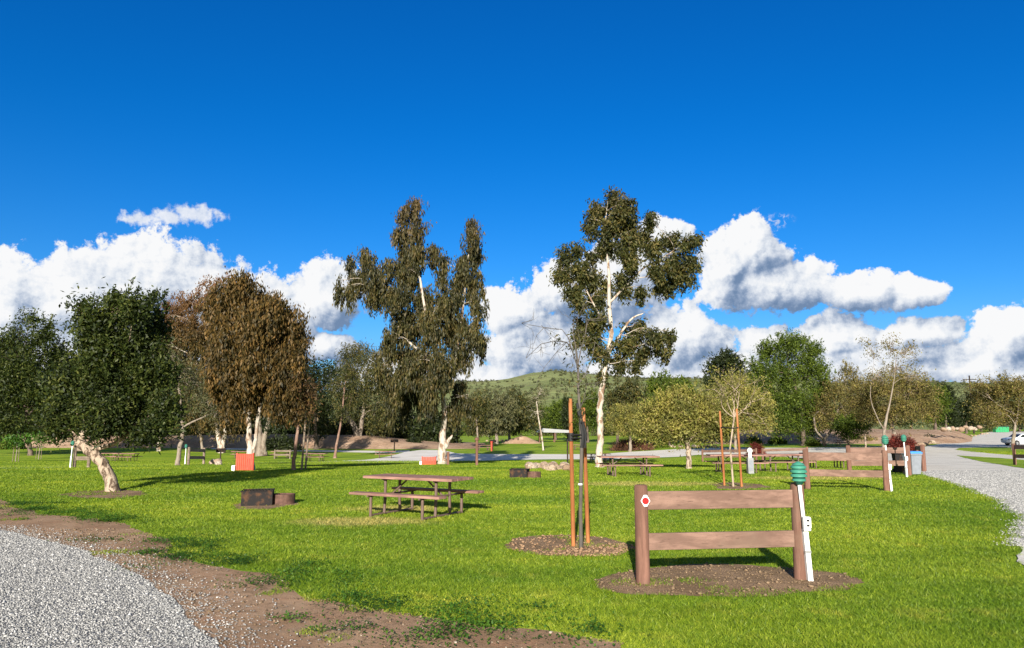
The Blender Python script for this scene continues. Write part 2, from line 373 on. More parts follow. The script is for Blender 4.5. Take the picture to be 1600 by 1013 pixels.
B_young = m_bark('young_grey_bark',(0.088,0.07744,0.06864), (0.1232,0.1056,0.0924))
# foliage
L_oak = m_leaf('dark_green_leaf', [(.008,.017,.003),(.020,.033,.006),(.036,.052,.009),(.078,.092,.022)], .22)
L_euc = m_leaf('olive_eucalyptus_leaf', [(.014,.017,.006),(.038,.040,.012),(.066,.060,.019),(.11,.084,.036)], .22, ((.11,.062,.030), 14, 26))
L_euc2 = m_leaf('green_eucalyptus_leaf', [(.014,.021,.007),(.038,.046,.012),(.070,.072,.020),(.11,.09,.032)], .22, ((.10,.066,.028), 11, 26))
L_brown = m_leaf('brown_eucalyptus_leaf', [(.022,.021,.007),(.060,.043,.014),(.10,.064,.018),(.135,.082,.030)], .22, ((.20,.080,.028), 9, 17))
L_brown2 = m_leaf('olive_brown_eucalyptus_leaf', [(.020,.020,.007),(.052,.044,.014),(.088,.064,.019),(.12,.082,.032)], .22, ((.15,.070,.028), 12, 24))
L_grey = m_leaf('grey_green_leaf', [(0.06,0.068,0.032),(0.092,0.096,0.044),(0.128,0.124,0.064)], .25)
L_dkb = m_leaf('deep_green_leaf', [(0.0108,0.018,0.006),(0.018,0.0276,0.0072),(0.03,0.042,0.0108)], .2)  # deep green foliage tones with little spread
L_green = m_leaf('bright_green_leaf', [(.030,.055,.008),(.068,.105,.012),(.12,.165,.022)], .32)
L_pale = m_leaf('pale_olive_leaf', [(.11,.115,.028),(.19,.19,.045),(.27,.26,.075),(.16,.125,.055)], .32)
L_olive = m_leaf('olive_brown_leaf', [(0.102,0.09775,0.0255),(0.153,0.136,0.03825),(0.1275,0.08925,0.04675),(0.204,0.1955,0.05525)], .28)
L_rust = m_leaf('rusty_leaf', [(0.08,0.04,0.024),(0.104,0.064,0.028),(0.064,0.056,0.024)], .25)
L_red = m_leaf('dark_red_leaf', [(0.09,0.0162,0.0135),(0.153,0.027,0.0198),(0.054,0.0108,0.009)], .25)
L_hill = m_leaf('hill_scrub_leaf', [(0.044,0.056,0.024),(0.068,0.076,0.036),(0.092,0.092,0.048)], .15)
L_brush = m_leaf('dead_brush_twig', [(0.104,0.048,0.0336),(0.16,0.08,0.056),(0.064,0.032,0.024)], .0)
L_weed = m_leaf('weed_leaf', [(0.028,0.08,0.0096),(0.044,0.112,0.0112),(0.072,0.152,0.016)], .3)
# ------------------------------------------------------------------ mesh helpers
def fastmesh(name, V, nper):
    """V (n*nper,3): faces of nper separate corners"""
    me = bpy.data.meshes.new(name); n = len(V)//nper
    me.vertices.add(len(V)); me.vertices.foreach_set('co', np.ascontiguousarray(V, np.float32).ravel())
    me.loops.add(len(V)); me.loops.foreach_set('vertex_index', np.arange(len(V), dtype=np.int32))
    me.polygons.add(n); me.polygons.foreach_set('loop_start', np.arange(0, len(V), nper, dtype=np.int32))
    me.polygons.foreach_set('loop_total', np.full(n, nper, np.int32))
    me.update(calc_edges=True); return me
def fastmesh_idx(name, V, Fi):
    """shared vertices, triangles Fi (n,3)"""
    me = bpy.data.meshes.new(name); n = len(Fi); k = Fi.shape[1]
    me.vertices.add(len(V)); me.vertices.foreach_set('co', np.ascontiguousarray(V, np.float32).ravel())
    me.loops.add(n*k); me.loops.foreach_set('vertex_index', np.ascontiguousarray(Fi, np.int32).ravel())
    me.polygons.add(n); me.polygons.foreach_set('loop_start', np.arange(0, n*k, k, dtype=np.int32))
    me.polygons.foreach_set('loop_total', np.full(n, k, np.int32))
    me.update(calc_edges=True); return me
def link(name, me, m, parent=None):
    o = bpy.data.objects.new(name, me); COL.objects.link(o)
    if m and not me.materials: me.materials.append(m)
    if parent: o.parent = parent
    return o
def tag(o, label=None, cat=None, group=None, kind=None):
    if label: o['label'] = label
    if cat: o['category'] = cat
    if group: o['group'] = group
    if kind: o['kind'] = kind
    return o
def thing(name, label, cat, loc=(0,0,0), rz=0, group=None):
    o = bpy.data.objects.new(name, None); COL.objects.link(o); o.empty_display_size = .2
    o.location = loc; o.rotation_euler = (0,0,rz); return tag(o, label, cat, group)
def kids(o): return [c for c in bpy.data.objects if c.parent == o]
def dup(root, loc, rz, label, group=None, scale=1):
    def cp(o, par):
        c = o.copy(); COL.objects.link(c); c.parent = par
        for k in kids(o): cp(k, c)
        return c
    r = cp(root, None); r.location = loc; r.rotation_euler = (0,0,rz); r.scale = (scale,)*3; r['label'] = label
    if group: r['group'] = group
    return r
class MB:
    def __init__(s): s.V = []; s.F = []
    def add(s, V, Fs):
        b = len(s.V); s.V += [tuple(v) for v in V]; s.F += [tuple(i+b for i in f) for f in Fs]; return s
    def tube(s, pts, rad, n=8, cap=True):
        pts = [Vector(p) for p in pts]; rad = rad if isinstance(rad, (list, tuple)) else [rad]*len(pts)
        V = []; Fs = []; up = None
        for i, p in enumerate(pts):
            d = (pts[min(i+1, len(pts)-1)]-pts[max(i-1, 0)]).normalized()
            if up is None: up = d.orthogonal().normalized()
            up = (up-d*up.dot(d)); up = up.normalized() if up.length > 1e-5 else d.orthogonal().normalized()
            w = d.cross(up)
            for k in range(n):
                a = 2*math.pi*k/n; V.append(p+(up*math.cos(a)+w*math.sin(a))*rad[i])
        for i in range(len(pts)-1):
            for k in range(n):
                k2 = (k+1) % n; Fs.append((i*n+k, i*n+k2, (i+1)*n+k2, (i+1)*n+k))
        if cap: Fs.append(tuple(range(n-1, -1, -1))); Fs.append(tuple((len(pts)-1)*n+k for k in range(n)))
        return s.add(V, Fs)
    def box(s, c, d, M=None):
        c = Vector(c); V = [Vector((c.x+i*d[0]/2, c.y+j*d[1]/2, c.z+k*d[2]/2)) for i in (-1,1) for j in (-1,1) for k in (-1,1)]
        if M is not None: V = [M @ v for v in V]
        return s.add(V, [(0,1,3,2),(4,6,7,5),(0,4,5,1),(2,3,7,6),(0,2,6,4),(1,5,7,3)])
    def beam(s, a, b, w, h, up=(0,0,1)):
        """a board from a to b, h along up"""
        a, b = Vector(a), Vector(b); x = (b-a).normalized(); z = Vector(up); z = (z-x*z.dot(x)).normalized(); y = z.cross(x)
        M = Matrix((( x.x,y.x,z.x,0),(x.y,y.y,z.y,0),(x.z,y.z,z.z,0),(0,0,0,1))); M.translation = (a+b)/2
        return s.box((0,0,0), ((b-a).length, w, h), M)
    def lathe(s, prof, n=20, c=(0,0,0)):
        V = []; Fs = []
        for (r, z) in prof:
            for k in range(n): a = 2*math.pi*k/n; V.append((c[0]+r*math.cos(a), c[1]+r*math.sin(a), c[2]+z))
        for i in range(len(prof)-1):
            for k in range(n): k2 = (k+1) % n; Fs.append((i*n+k, i*n+k2, (i+1)*n+k2, (i+1)*n+k))
        Fs.append(tuple(range(n-1,-1,-1))); Fs.append(tuple((len(prof)-1)*n+k for k in range(n)))
        return s.add(V, Fs)
    def prism(s, poly, y0, y1):
        n = len(poly); V = [(x, y0, z) for x, z in poly]+[(x, y1, z) for x, z in poly]
        return s.add(V, [tuple(range(n)), tuple(range(2*n-1, n-1, -1))]+[(i, i+n, (i+1) % n+n, (i+1) % n) for i in range(n)])
    def build(s, name, m, parent=None, smooth=True, bev=0):
        me = bpy.data.meshes.new(name); me.from_pydata(s.V, [], s.F)
        bm = bmesh.new(); bm.from_mesh(me); bmesh.ops.recalc_face_normals(bm, faces=bm.faces); bm.to_mesh(me); bm.free()
        if smooth:
            me.polygons.foreach_set('use_smooth', [True]*len(me.polygons)); me.set_sharp_from_angle(angle=math.radians(38))
        o = link(name, me, m, parent)
        if bev:
            b = o.modifiers.new('bevel', 'BEVEL'); b.width = bev; b.segments = 2; b.limit_method = 'ANGLE'; b.angle_limit = math.radians(40)
        return o
# ------------------------------------------------------------------ ground sheets
def build_ground():
    def axis(a, b, step, far):
        c = list(np.arange(a, b+.01, step)); s = step; v = b; hi = []
        while v < far: s *= 1.35; v += s; hi.append(v)
        s = step; v = a; lo = []
        while v > -far: s *= 1.35; v -= s; lo.append(v)
        return np.array(lo[::-1]+c+hi)
    xs = axis(-60, 70, 1.0, 3200); ys = axis(0, 130, 1.0, 3500)
    X, Y = np.meshgrid(xs, ys); Z = hz(X, Y); V = np.stack([X, Y, Z], -1).reshape(-1, 3)
    nx, ny = len(xs), len(ys); i = np.arange(ny-1)[:,None]*nx+np.arange(nx-1)[None]
    Fi = np.stack([i, i+1, i+nx+1, i+nx], -1).reshape(-1, 4)
    me = fastmesh_idx('ground', V, Fi); me.polygons.foreach_set('use_smooth', [True]*len(me.polygons))
    tag(link('ground', me, M_ground), kind='structure')
build_ground()
def rough_edge(poly, amp, step=.12, seed=0):
    out = []; n = len(poly)
    for i in range(n):
        a = np.array(poly[i][:2]); b = np.array(poly[(i+1) % n][:2]); L = np.linalg.norm(b-a); k = max(1, min(200, int(L/step)))
        for j in range(k): out.append(a+(b-a)*j/k)
    out = np.array(out); q = out+seed*13.7
    dx = (vn(q[:,0], q[:,1], 1.3, 4)-.5)*2*amp; dy = (vn(q[:,0]+50, q[:,1]+9, 1.3, 4)-.5)*2*amp
    return out+np.stack([dx, dy], 1)
def sheet(name, poly, m, lift=.004, amp=.3, step=.15, seed=0, kind='structure', grid=1.0):
    pts = rough_edge(poly, amp, step, seed); bm = bmesh.new()
    f = bm.faces.new([bm.verts.new((x, y, 0)) for x, y in pts])
    bmesh.ops.triangulate(bm, faces=[f])
    x0, y0 = pts.min(0); x1, y1 = pts.max(0)
    if grid and y1 > 20:
        for ax, a, b in ((0, x0, x1), (1, max(y0, 20), min(y1, 140))):
            for k in range(int(a)+1, int(b)+1):
                no = (1,0,0) if ax == 0 else (0,1,0); co = (k,0,0) if ax == 0 else (0,k,0)
                bmesh.ops.bisect_plane(bm, geom=bm.verts[:]+bm.edges[:]+bm.faces[:], plane_co=co, plane_no=no)
    for v in bm.verts: v.co.z = float(hz(v.co.x, v.co.y))+lift
    bmesh.ops.recalc_face_normals(bm, faces=bm.faces)
    for fc in bm.faces:
        if fc.normal.z < 0: fc.normal_flip()
    me = bpy.data.meshes.new(name); bm.to_mesh(me); bm.free(); o = link(name, me, m); tag(o, kind=kind); return pts
def PX(pts): return [tuple(G(x, y))[:2] for x, y in pts]
def inside(poly, x, y):
    poly = np.asarray(poly); r = np.zeros(len(x), bool); j = len(poly)-1
    for i in range(len(poly)):
        xi, yi = poly[i]; xj, yj = poly[j]
        c = ((yi > y) != (yj > y)) & (x < (xj-xi)*(y-yi)/(yj-yi+1e-12)+xi); r ^= c; j = i
    return r
dirt_px = PX([(-60,765),(0,781),(60,803),(150,812),(215,826),(275,842),(262,866),(330,884),(400,893),(450,916),(560,944),(640,965),(700,977),(800,985),(880,990),(960,1008)])
dirt_poly = dirt_px+[(1.2, 5.0), (-3, 3.6), (-14, 3.6), (-16, 12)]
DIRT = sheet('dirt_strip', dirt_poly, M_dirt, .004, .28, .12, 1, grid=0)
grav_px = PX([(-80,808),(0,829),(60,842),(130,862),(190,888),(235,912),(285,948),(325,985),(345,1012)])
grav_poly = grav_px+[(-1.9, 4.6), (-2.2, 3.2), (-14, 3.2), (-15, 11)]
GRAV = sheet('gravel_pad', grav_poly, M_gravel, .010, .12, .1, 2, grid=0)
mul1 = PX([(783,850),(800,842),(840,838),(900,836),(950,840),(984,850),(985,860),(970,869),(930,872),(880,871),(825,864),(790,858)])
MUL1 = sheet('mulch_ring', mul1, M_mulch, .005, .24, .08, 3, grid=0)
mul2 = PX([(926,905),(960,893),(1020,884),(1130,882),(1250,886),(1330,897),(1362,912),(1330,922),(1220,928),(1100,932),(990,930),(940,920)])
MUL2 = sheet('mulch_bed', mul2, M_mulch, .005, .24, .08, 4, grid=0)
mul3 = PX([(95,774),(120,768),(175,765),(222,767),(235,773),(180,779),(120,780)])
MUL3 = sheet('bare_soil_ring', mul3, M_mulch, .005, .24, .08, 5, grid=0)
mul4 = PX([(1108,757),(1140,754),(1190,757),(1205,763),(1160,766),(1120,764)])
MUL4 = sheet('soil_circle', mul4, M_mulch, .006, .24, .08, 6, grid=1)
mul5 = PX([(356,789),(400,781),(460,783),(470,789),(410,797),(370,796)])
MUL5 = sheet('bare_soil_patch', mul5, M_mulch, .005, .24, .08, 7, grid=0)
# mid-distance roads and paths
sheet('path', PX([(-40,729),(100,727.5),(300,724),(480,721),(560,721),(560,724),(480,724.5),(300,727.5),(100,731.5),(-40,733.5)]), M_road, .012, .10, .5, 8)
sheet('paved_road', PX([(500,721),(570,719),(610,713),(636,706),(660,703.2),(690,703.4),(715,709),(790,710),(860,710),(930,710),(990,706),(1060,702),(1110,701),(1180,707),(1180,710),(1090,711),(1060,714),(1000,716),(940,718),(860,718),(790,719),(720,721),(690,724),(600,725),(500,724)]), M_paved, .014, .10, .5, 9)
sheet('far_path', PX([(330,700),(470,703),(600,705),(640,704),(640,707),(600,708),(470,705.5),(330,702)]), M_paved, .012, .1, .5, 10)
ROADR = sheet('gravel_road', PX([(1100,700),(1250,700),(1440,699),(1490,690),(1520,683),(1535,677),(1555,674),(1590,674),(1620,676),(1700,678),(1700,699),(1620,700),(1560,699),(1500,700),(1492,703),(1560,710),(1640,715),(1760,722),(1760,900),(1640,900),(1600,878),(1590,858),(1597,835),(1597,805),(1572,785),(1530,768),(1470,749),(1438,741),(1432,730),(1380,722),(1200,712),(1100,707)]), M_road, .012, .16, .25, 11)
GRI1 = sheet('grass_island', PX([(1494,712),(1560,716),(1640,722),(1760,730),(1760,742),(1640,739),(1570,728),(1520,719)]), M_ground, .020, .1, .4, 12)
# ------------------------------------------------------------------ earth banks and hills
def heightgrid(name, xs, ys, fz, m, kind='structure'):
    X, Y = np.meshgrid(xs, ys); Z = fz(X, Y); nx, ny = len(xs), len(ys)
    V = np.stack([X, Y, Z], -1).reshape(-1, 3); i = np.arange(ny-1)[:,None]*nx+np.arange(nx-1)[None]
    me = fastmesh_idx(name, V, np.stack([i, i+1, i+nx+1, i+nx], -1).reshape(-1, 4))
    me.polygons.foreach_set('use_smooth', [True]*len(me.polygons)); return tag(link(name, me, m), kind=kind)
def bankL(X, Y):
    f = 118-.10*(X+60)+4*(vn(X, 0*X, .05)-.5); r = ssn(0, 9, Y-f)*(1-ssn(-30, -6, X)*.75)*(1-ssn(-8,-2,X))
    r = r*(1-ssn(30, 60, Y-f)); return -2.1+(2.25+.5*(vn(X, Y, .12, 4)-.5))*r
heightgrid('earth_bank', np.arange(-150, -4, 1.5), np.arange(110, 195, 1.2), bankL, M_bank)
def bankR(X, Y):
    ex = ssn(20, 50, X)*(1-ssn(0, 10, X-(.62*Y-6))) ; f = 92+.05*X
    r = ssn(0, 28, Y-f)*ex; return -2.2+(3.1+.8*(vn(X, Y, .1, 4)-.5))*r*(1-ssn(60, 95, Y-f))
heightgrid('rising_bank', np.arange(20, 130, 1.5), np.arange(88, 200, 1.5), bankR, M_bank)
az_prof = [(-400,36),(0,40),(300,38),(480,42),(560,46),(640,56),(700,60),(745,62),(790,65),(830,75),(868,79),(900,76),(960,72),(1010,68),(1060,67),(1110,66),(1200,60),(1350,52),(1480,52),(1560,50),(1700,48),(2100,40)]
def hill(X, Y):
    D = np.hypot(X, Y); px = CX+F*X/np.maximum(Y, 1); e = np.interp(px, [p for p, _ in az_prof], [q for _, q in az_prof])/F
    top = e*1250+1.9; r = ssn(520, 1250, D)*(1-ssn(1300, 1900, D)*.8)
    n = (vn(X, Y, .004, 5)-.5)
    foot = 14*np.exp(-((D-700)/160)**2)*ssn(0, .4, vn(X, Y, .003, 2))
    return -4+(top+4)*r+n*30*ssn(450, 800, D)*(1-ssn(1050, 1250, D))+foot*.6
heightgrid('hill', np.arange(-1500, 1501, 18.0), np.arange(420, 1950, 18.0), hill, M_hill)
# ------------------------------------------------------------------ leaves
def leafverts(C, A, N, L, W):
    """diamond leaves: base C, axis A, side from normal N"""
    Sd = np.cross(A, N); Sd /= np.linalg.norm(Sd, axis=1, keepdims=True)+1e-9
    L = L[:,None]; W = W[:,None]; mid = C+A*L*.45
    V = np.stack([C, mid+Sd*W/2, C+A*L, mid-Sd*W/2], 1); return V.reshape(-1, 3)
def unit(r, n):
    v = r.normal(size=(n, 3)); return v/np.linalg.norm(v, axis=1, keepdims=True)
def leaves(r, C, droop, L, W):
    n = len(C); A = unit(r, n)*(1-droop)+np.array([0,0,-1.0])*droop; A /= np.linalg.norm(A, axis=1, keepdims=True)+1e-9
    N = unit(r, n); l = L*r.uniform(.4, 1.6, n); w = W*r.uniform(.5, 1.45, n); return leafverts(C, A, N, l, w)
def crook(a, b, r, n=5, k=.12, sag=0.0):
    a, b = np.array(a), np.array(b); L = np.linalg.norm(b-a); off = r.normal(size=3)*L*k; off2 = r.normal(size=3)*L*k*.5
    T = np.linspace(0, 1, n)[:,None]
    return a+(b-a)*T+off*np.sin(np.pi*T)+off2*np.sin(2*np.pi*T)+np.array([0,0,sag*L])*np.sin(np.pi*T)
def tree(name, label, cat, base, trunks, blobs, leafm, bark, n=12000, L=.12, W=.05, droop=.2, clump=40, cs=.25, weep=0.0,
         twigs=5, seed=1, group=None, flat=.9, shell=.45, limbr=.35, grow=1.0, root=None, shoots=0, sl=.7, tr=None):
    """trunks: polylines of (px,py,radius m); blobs: (px,py,half w px,half h px[,depth offset m]), all at the tree's own distance"""
    r = np.random.RandomState(seed*7+3); b = root if root is not None else (G(*base) if len(base) == 2 else base[2])
    Y = b.y; sc = F/Y*1.0; root_e = thing(name, label, cat, b, 0, group); b0 = np.array(b)
    mb = MB(); tp = []
    for ti, tk in enumerate(trunks):
        ctrl = [np.array(P3(x[0], x[1], Y+(x[3] if len(x) > 3 else 0)))-b0 for x in tk]; rr = [x[2] for x in tk]
        if ti == 0: ctrl[0] = np.array([ctrl[0][0], ctrl[0][1], -.06])
        pts = []; rad = []
        for i in range(len(ctrl)-1):                       # catmull-rom
            p0 = ctrl[max(i-1,0)]; p1 = ctrl[i]; p2 = ctrl[i+1]; p3 = ctrl[min(i+2, len(ctrl)-1)]
            for u in np.linspace(0, 1, 6)[:-1]:
                pts.append(.5*((2*p1)+(-p0+p2)*u+(2*p0-5*p1+4*p2-p3)*u*u+(-p0+3*p1-3*p2+p3)*u**3)); rad.append(rr[i]+(rr[i+1]-rr[i])*u)
        pts.append(ctrl[-1]); rad.append(rr[-1]*.7)
        pts = [p+(r.normal(size=3)*rad[i]*.13 if i else 0) for i, p in enumerate(pts)]; rad = [q*r.uniform(.93, 1.07) for q in rad]
        if ti == 0: rad[0] *= 1.35; rad[1] *= 1.1
        mb.tube(pts, rad, 10); tp += [(p, q) for p, q in zip(pts, rad)]
    tpp = np.array([p for p, _ in tp]); tpr = np.array([q for _, q in tp])
    area = np.array([bl[2]*bl[3] for bl in blobs], float); area /= area.sum(); allV = []; tw = MB()
    wid = max(bl[2] for bl in blobs)/sc
    for bi, bl in enumerate(blobs):
        dy = bl[4] if len(bl) > 4 else (-1)**bi*r.uniform(.15, 1)*min(wid*.9, 2.4)*flat
        c = np.array(P3(bl[0], bl[1], Y+dy))-b0; rx, rz = grow*bl[2]/sc, grow*bl[3]/sc; ry = (rx+rz)*.5*flat
        # limb
        cost = np.linalg.norm(tpp-c, axis=1)+np.where(tpp[:,2] > c[2]-.2*rz, 1.2*(tpp[:,2]-c[2]+.2*rz), 0)+(tpp[:,2] < .25*c[2])*2
        k = int(np.argmin(cost)); a = tpp[k]; lr = min(tpr[k]*.6, max(.022, limbr*.10*math.sqrt(rx*rz)+.012))
        pl = crook(a, c+np.array([0,0,.2*rz]), r, 7, .07, .05); mb.tube(pl, list(np.linspace(lr, lr*.35, 7)), 6)
        m = max(2, int(n*area[bi]/clump))
        u = unit(r, m)*(r.rand(m, 1)**shell)*np.array([rx, ry, rz])*(r.uniform(.75, 1.08, (m, 1))+.38*r.rand(m, 1)**5); cc = c+u
        ln = np.maximum(4, (clump*r.exponential(1, m)*.6+clump*.4).astype(int)); idx = np.repeat(np.arange(m), ln); q = len(idx)
        g = r.normal(size=(q, 3))*cs*(r.uniform(.5, 1.3, m)[idx])[:,None]
        Cn = cc[idx]+g
        if weep:
            wl = weep*r.uniform(.3, 1.3, m)[idx]; s_ = r.rand(q)
            Cn = cc[idx]+g*np.array([1,1,.6])*(1-.55*s_[:,None]); Cn[:,2] -= s_*wl
        allV.append(leaves(r, Cn, droop, L, W))
        nt = min(m, int(twigs*max(1, area[bi]*len(blobs))))
        for j in range(nt):
            s0 = pl[r.randint(3, 7)]; e = cc[r.randint(m)]
            p5 = crook(s0, e, r, 5, .10, .06); r0 = tr or lr*.28
            if weep and r.rand() < .5: p5[-1][2] -= weep*.3
            tw.tube(p5, [r0, r0*.8, r0*.6, r0*.42, r0*.2], 4, False)
    if shoots:
        al = np.concatenate(allV)[::4]; top = al[al[:,2] > np.percentile(al[:,2], 45)]; ctr = al.mean(0)
        for k in range(shoots):
            p0 = top[r.randint(len(top))]; d = (p0-ctr); d /= np.linalg.norm(d)+1e-6; d = d*.5+np.array([0,0,1.0])+r.normal(size=3)*.22; d /= np.linalg.norm(d)
            ln = sl*r.uniform(.5, 1.3)
            q = 26; u_ = r.uniform(-.3, 1, q)[:,None]; A = d+r.normal(size=(q,3))*.45; A /= np.linalg.norm(A, axis=1, keepdims=True)
            allV.append(leafverts(p0+d*ln*.6*u_+r.normal(size=(q,3))*.04*ln/.7, A, unit(r, q), L*r.uniform(.6,1.5,q), W*r.uniform(.5,1.1,q)))
    if n > 0: link('crown', fastmesh('crown', np.concatenate(allV), 4), leafm, root_e)
    mb.V += []; b_ = len(mb.V); mb.V += tw.V; mb.F += [tuple(i+b_ for i in f) for f in tw.F]
    mb.build('trunk', bark, root_e)
    return root_e
def twig_tree(mb, p, d, L, rad, lev, r, spread=.55, up=.15, tips=None, k=(2,3)):
    d = d/np.linalg.norm(d); n = 5; pts = [p]; q = p.copy(); dd = d.copy()
    for i in range(n-1):
        dd = dd+r.normal(size=3)*.14+np.array([0,0,up*.3]); dd /= np.linalg.norm(dd); q = q+dd*L/(n-1); pts.append(q.copy())
    mb.tube(pts, list(np.linspace(rad, rad*.6, n)), 5 if rad < .03 else 8, False)
    if tips is not None: tips.append(pts[-1])
    if lev == 0: return
    for i in range(r.randint(k[0], k[1]+1)):
        nd = dd+r.normal(size=3)*spread; nd[2] += up; s0 = pts[r.randint(2, n)] if i else pts[-1]
        twig_tree(mb, s0, nd, L*r.uniform(.55, .85), rad*.6, lev-1, r, spread, up, tips, k)
#SECTION_TREES
# ---- left side
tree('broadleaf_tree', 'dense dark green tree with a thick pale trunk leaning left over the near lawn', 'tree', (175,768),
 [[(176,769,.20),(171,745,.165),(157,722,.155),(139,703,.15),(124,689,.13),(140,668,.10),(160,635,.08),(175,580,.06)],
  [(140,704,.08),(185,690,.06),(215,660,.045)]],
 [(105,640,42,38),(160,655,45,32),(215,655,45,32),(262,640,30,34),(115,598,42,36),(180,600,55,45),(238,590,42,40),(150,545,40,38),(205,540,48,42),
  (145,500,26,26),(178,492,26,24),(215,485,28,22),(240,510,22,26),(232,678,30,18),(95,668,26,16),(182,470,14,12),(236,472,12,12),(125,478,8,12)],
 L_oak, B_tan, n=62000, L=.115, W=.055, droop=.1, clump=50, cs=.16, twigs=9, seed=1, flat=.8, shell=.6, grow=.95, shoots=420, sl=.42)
tree('broadleaf_tree', 'very dark bushy tree at the left edge behind the small staked saplings', 'tree', (45,712),
 [[(48,712,.3),(45,690,.25),(42,640,.2),(40,580,.12)]],
 [(20,540,36,36),(62,530,30,30),(90,560,26,34),(40,580,55,38),(-20,565,45,50),(-50,620,50,55),(118,640,26,36),(60,600,50,40),(112,600,20,40),(15,625,50,36),(80,625,40,36),(40,665,50,22),(85,670,32,18),(0,668,40,20),(45,500,16,16),(78,506,8,14),(108,590,16,24)],
 L_oak, B_dark, n=52000, L=.34, W=.17, clump=44, cs=.5, twigs=5, seed=2, flat=.7, shoots=200, sl=1.6)
tree('broadleaf_tree', 'dark tree with a short pale stem between the leaning tree and the brown eucalyptus', 'tree', (248,705),
 [[(248,706,.32),(249,690,.25),(246,670,.22),(250,620,.14)]],
 [(235,600,30,36),(270,620,30,34),(240,650,36,26),(280,655,26,24),(262,570,22,28),(300,630,18,28),(255,540,16,20),(215,640,26,30)],
 L_oak, B_white, n=30000, L=.34, W=.17, clump=40, cs=.5, twigs=4, seed=3, flat=.7)
tree('eucalyptus_tree', 'olive brown eucalyptus with a forked white stem behind the metal grill', 'tree', (347,708),
 [[(346,709,.45),(343,690,.32),(338,668,.25),(328,630,.2),(318,560,.14),(320,490,.08)],[(348,700,.3),(352,672,.22),(350,640,.18),(344,590,.15),(352,520,.1)]],
 [(275,490,30,34),(265,600,26,34),(300,640,30,26),(245,545,18,34),(285,530,34,34),(325,520,34,34,-1.5),(325,580,34,34,-1.5),(300,475,28,34),(335,455,34,34),(300,520,36,30),(265,525,20,30),(345,500,36,30),(290,570,38,30),(340,560,40,32),(370,600,30,34),(310,610,34,26),(262,560,14,24),(330,640,26,24),(360,650,24,26),(258,500,14,18)],
 L_brown2, B_white, n=70000, L=.34, W=.12, droop=.6, clump=60, cs=.36, weep=1.8, twigs=7, seed=4, flat=.8)
tree('eucalyptus_tree', 'big rusty brown weeping eucalyptus with twin white trunks beside the red barricade on the left', 'tree', (391,735),
 [[(392,736,.18),(390,705,.15),(389,670,.12),(388,600,.10),(384,520,.05),(380,470,.02)],[(393,712,.10),(399,690,.09),(402,665,.08),(412,600,.07),(420,520,.03)]],
 [(372,440,28,20,-.8),(400,500,34,30,-1.2),(372,535,34,30,-1.2),(400,560,34,30,-1.2),(345,545,26,30,-.5),(345,470,30,28),(395,462,34,28),(430,480,30,26),(455,500,22,26),(365,510,38,30),(410,520,38,32),(448,545,28,32),(468,520,12,26),(375,565,36,32),(418,580,38,32),(452,600,22,30),(392,605,34,26),(438,608,22,22),(358,600,20,34),(380,425,12,8),(466,560,10,30)],
 L_brown, B_white, n=80000, L=.20, W=.07, droop=.65, clump=80, cs=.24, weep=1.1, shell=.55, twigs=6, seed=5, flat=.9)
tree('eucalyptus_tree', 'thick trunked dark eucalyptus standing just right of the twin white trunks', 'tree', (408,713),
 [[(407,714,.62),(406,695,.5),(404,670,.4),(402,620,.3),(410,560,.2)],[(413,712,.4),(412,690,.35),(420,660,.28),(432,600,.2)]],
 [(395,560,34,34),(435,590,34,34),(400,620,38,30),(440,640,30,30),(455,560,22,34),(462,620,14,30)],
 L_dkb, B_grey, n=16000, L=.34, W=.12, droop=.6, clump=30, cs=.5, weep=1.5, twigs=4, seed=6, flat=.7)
tree('bare_tree', 'thin pale leaning trunk with a long sparse side branch left of the wooden divider', 'tree', (277,728),
 [[(277,729,.16),(280,705,.13),(285,680,.115),(284,650,.10),(280,610,.07),(272,560,.04)],[(285,668,.07),(300,660,.055),(322,650,.045),(345,640,.025)]],
 [(282,590,26,26),(268,560,16,22),(300,600,26,24),(325,630,24,18),(290,640,18,16),(338,648,14,12),(255,600,14,20)],
 L_grey, B_grey, n=5200, L=.18, W=.055, droop=.3, clump=14, cs=.35, twigs=16, seed=7, tr=.022)
tree('slender_tree', 'slim dark stem behind the left wooden divider', 'tree', (316,706),
 [[(317,707,.22),(315,690,.17),(311,665,.14),(308,630,.1)]],
 [(305,640,20,18),(320,625,18,20),(295,665,14,12)], L_oak, B_grey, n=5000, L=.3, W=.12, clump=20, cs=.5, seed=8)
tree('young_tree', 'young rusty leaved tree with a slanting pink brown stem beside two thin stakes', 'tree', (459,735),
 [[(458,736,.10),(461,705,.08),(465,675,.07),(467,650,.05),(466,620,.03)]],
 [(466,620,20,18),(458,600,14,16),(478,610,14,18),(468,645,14,12),(484,632,8,10)], L_rust, B_red, n=5500, L=.15, W=.05, clump=22, cs=.24, twigs=10, droop=.4, seed=9)
tree('slender_tree', 'slender tree with a reddish stem standing alone on the shaded lawn left of center', 'tree', (523,716),
 [[(523,717,.18),(525,700,.14),(529,680,.12),(534,650,.10),(538,610,.08),(545,570,.05)]],
 [(530,600,18,24),(548,580,20,26),(552,620,22,24),(534,640,16,16),(560,555,16,20),(540,545,12,14)], L_euc2, B_red, n=9000, L=.24, W=.08, clump=26, cs=.4, droop=.5, weep=.9, seed=10)
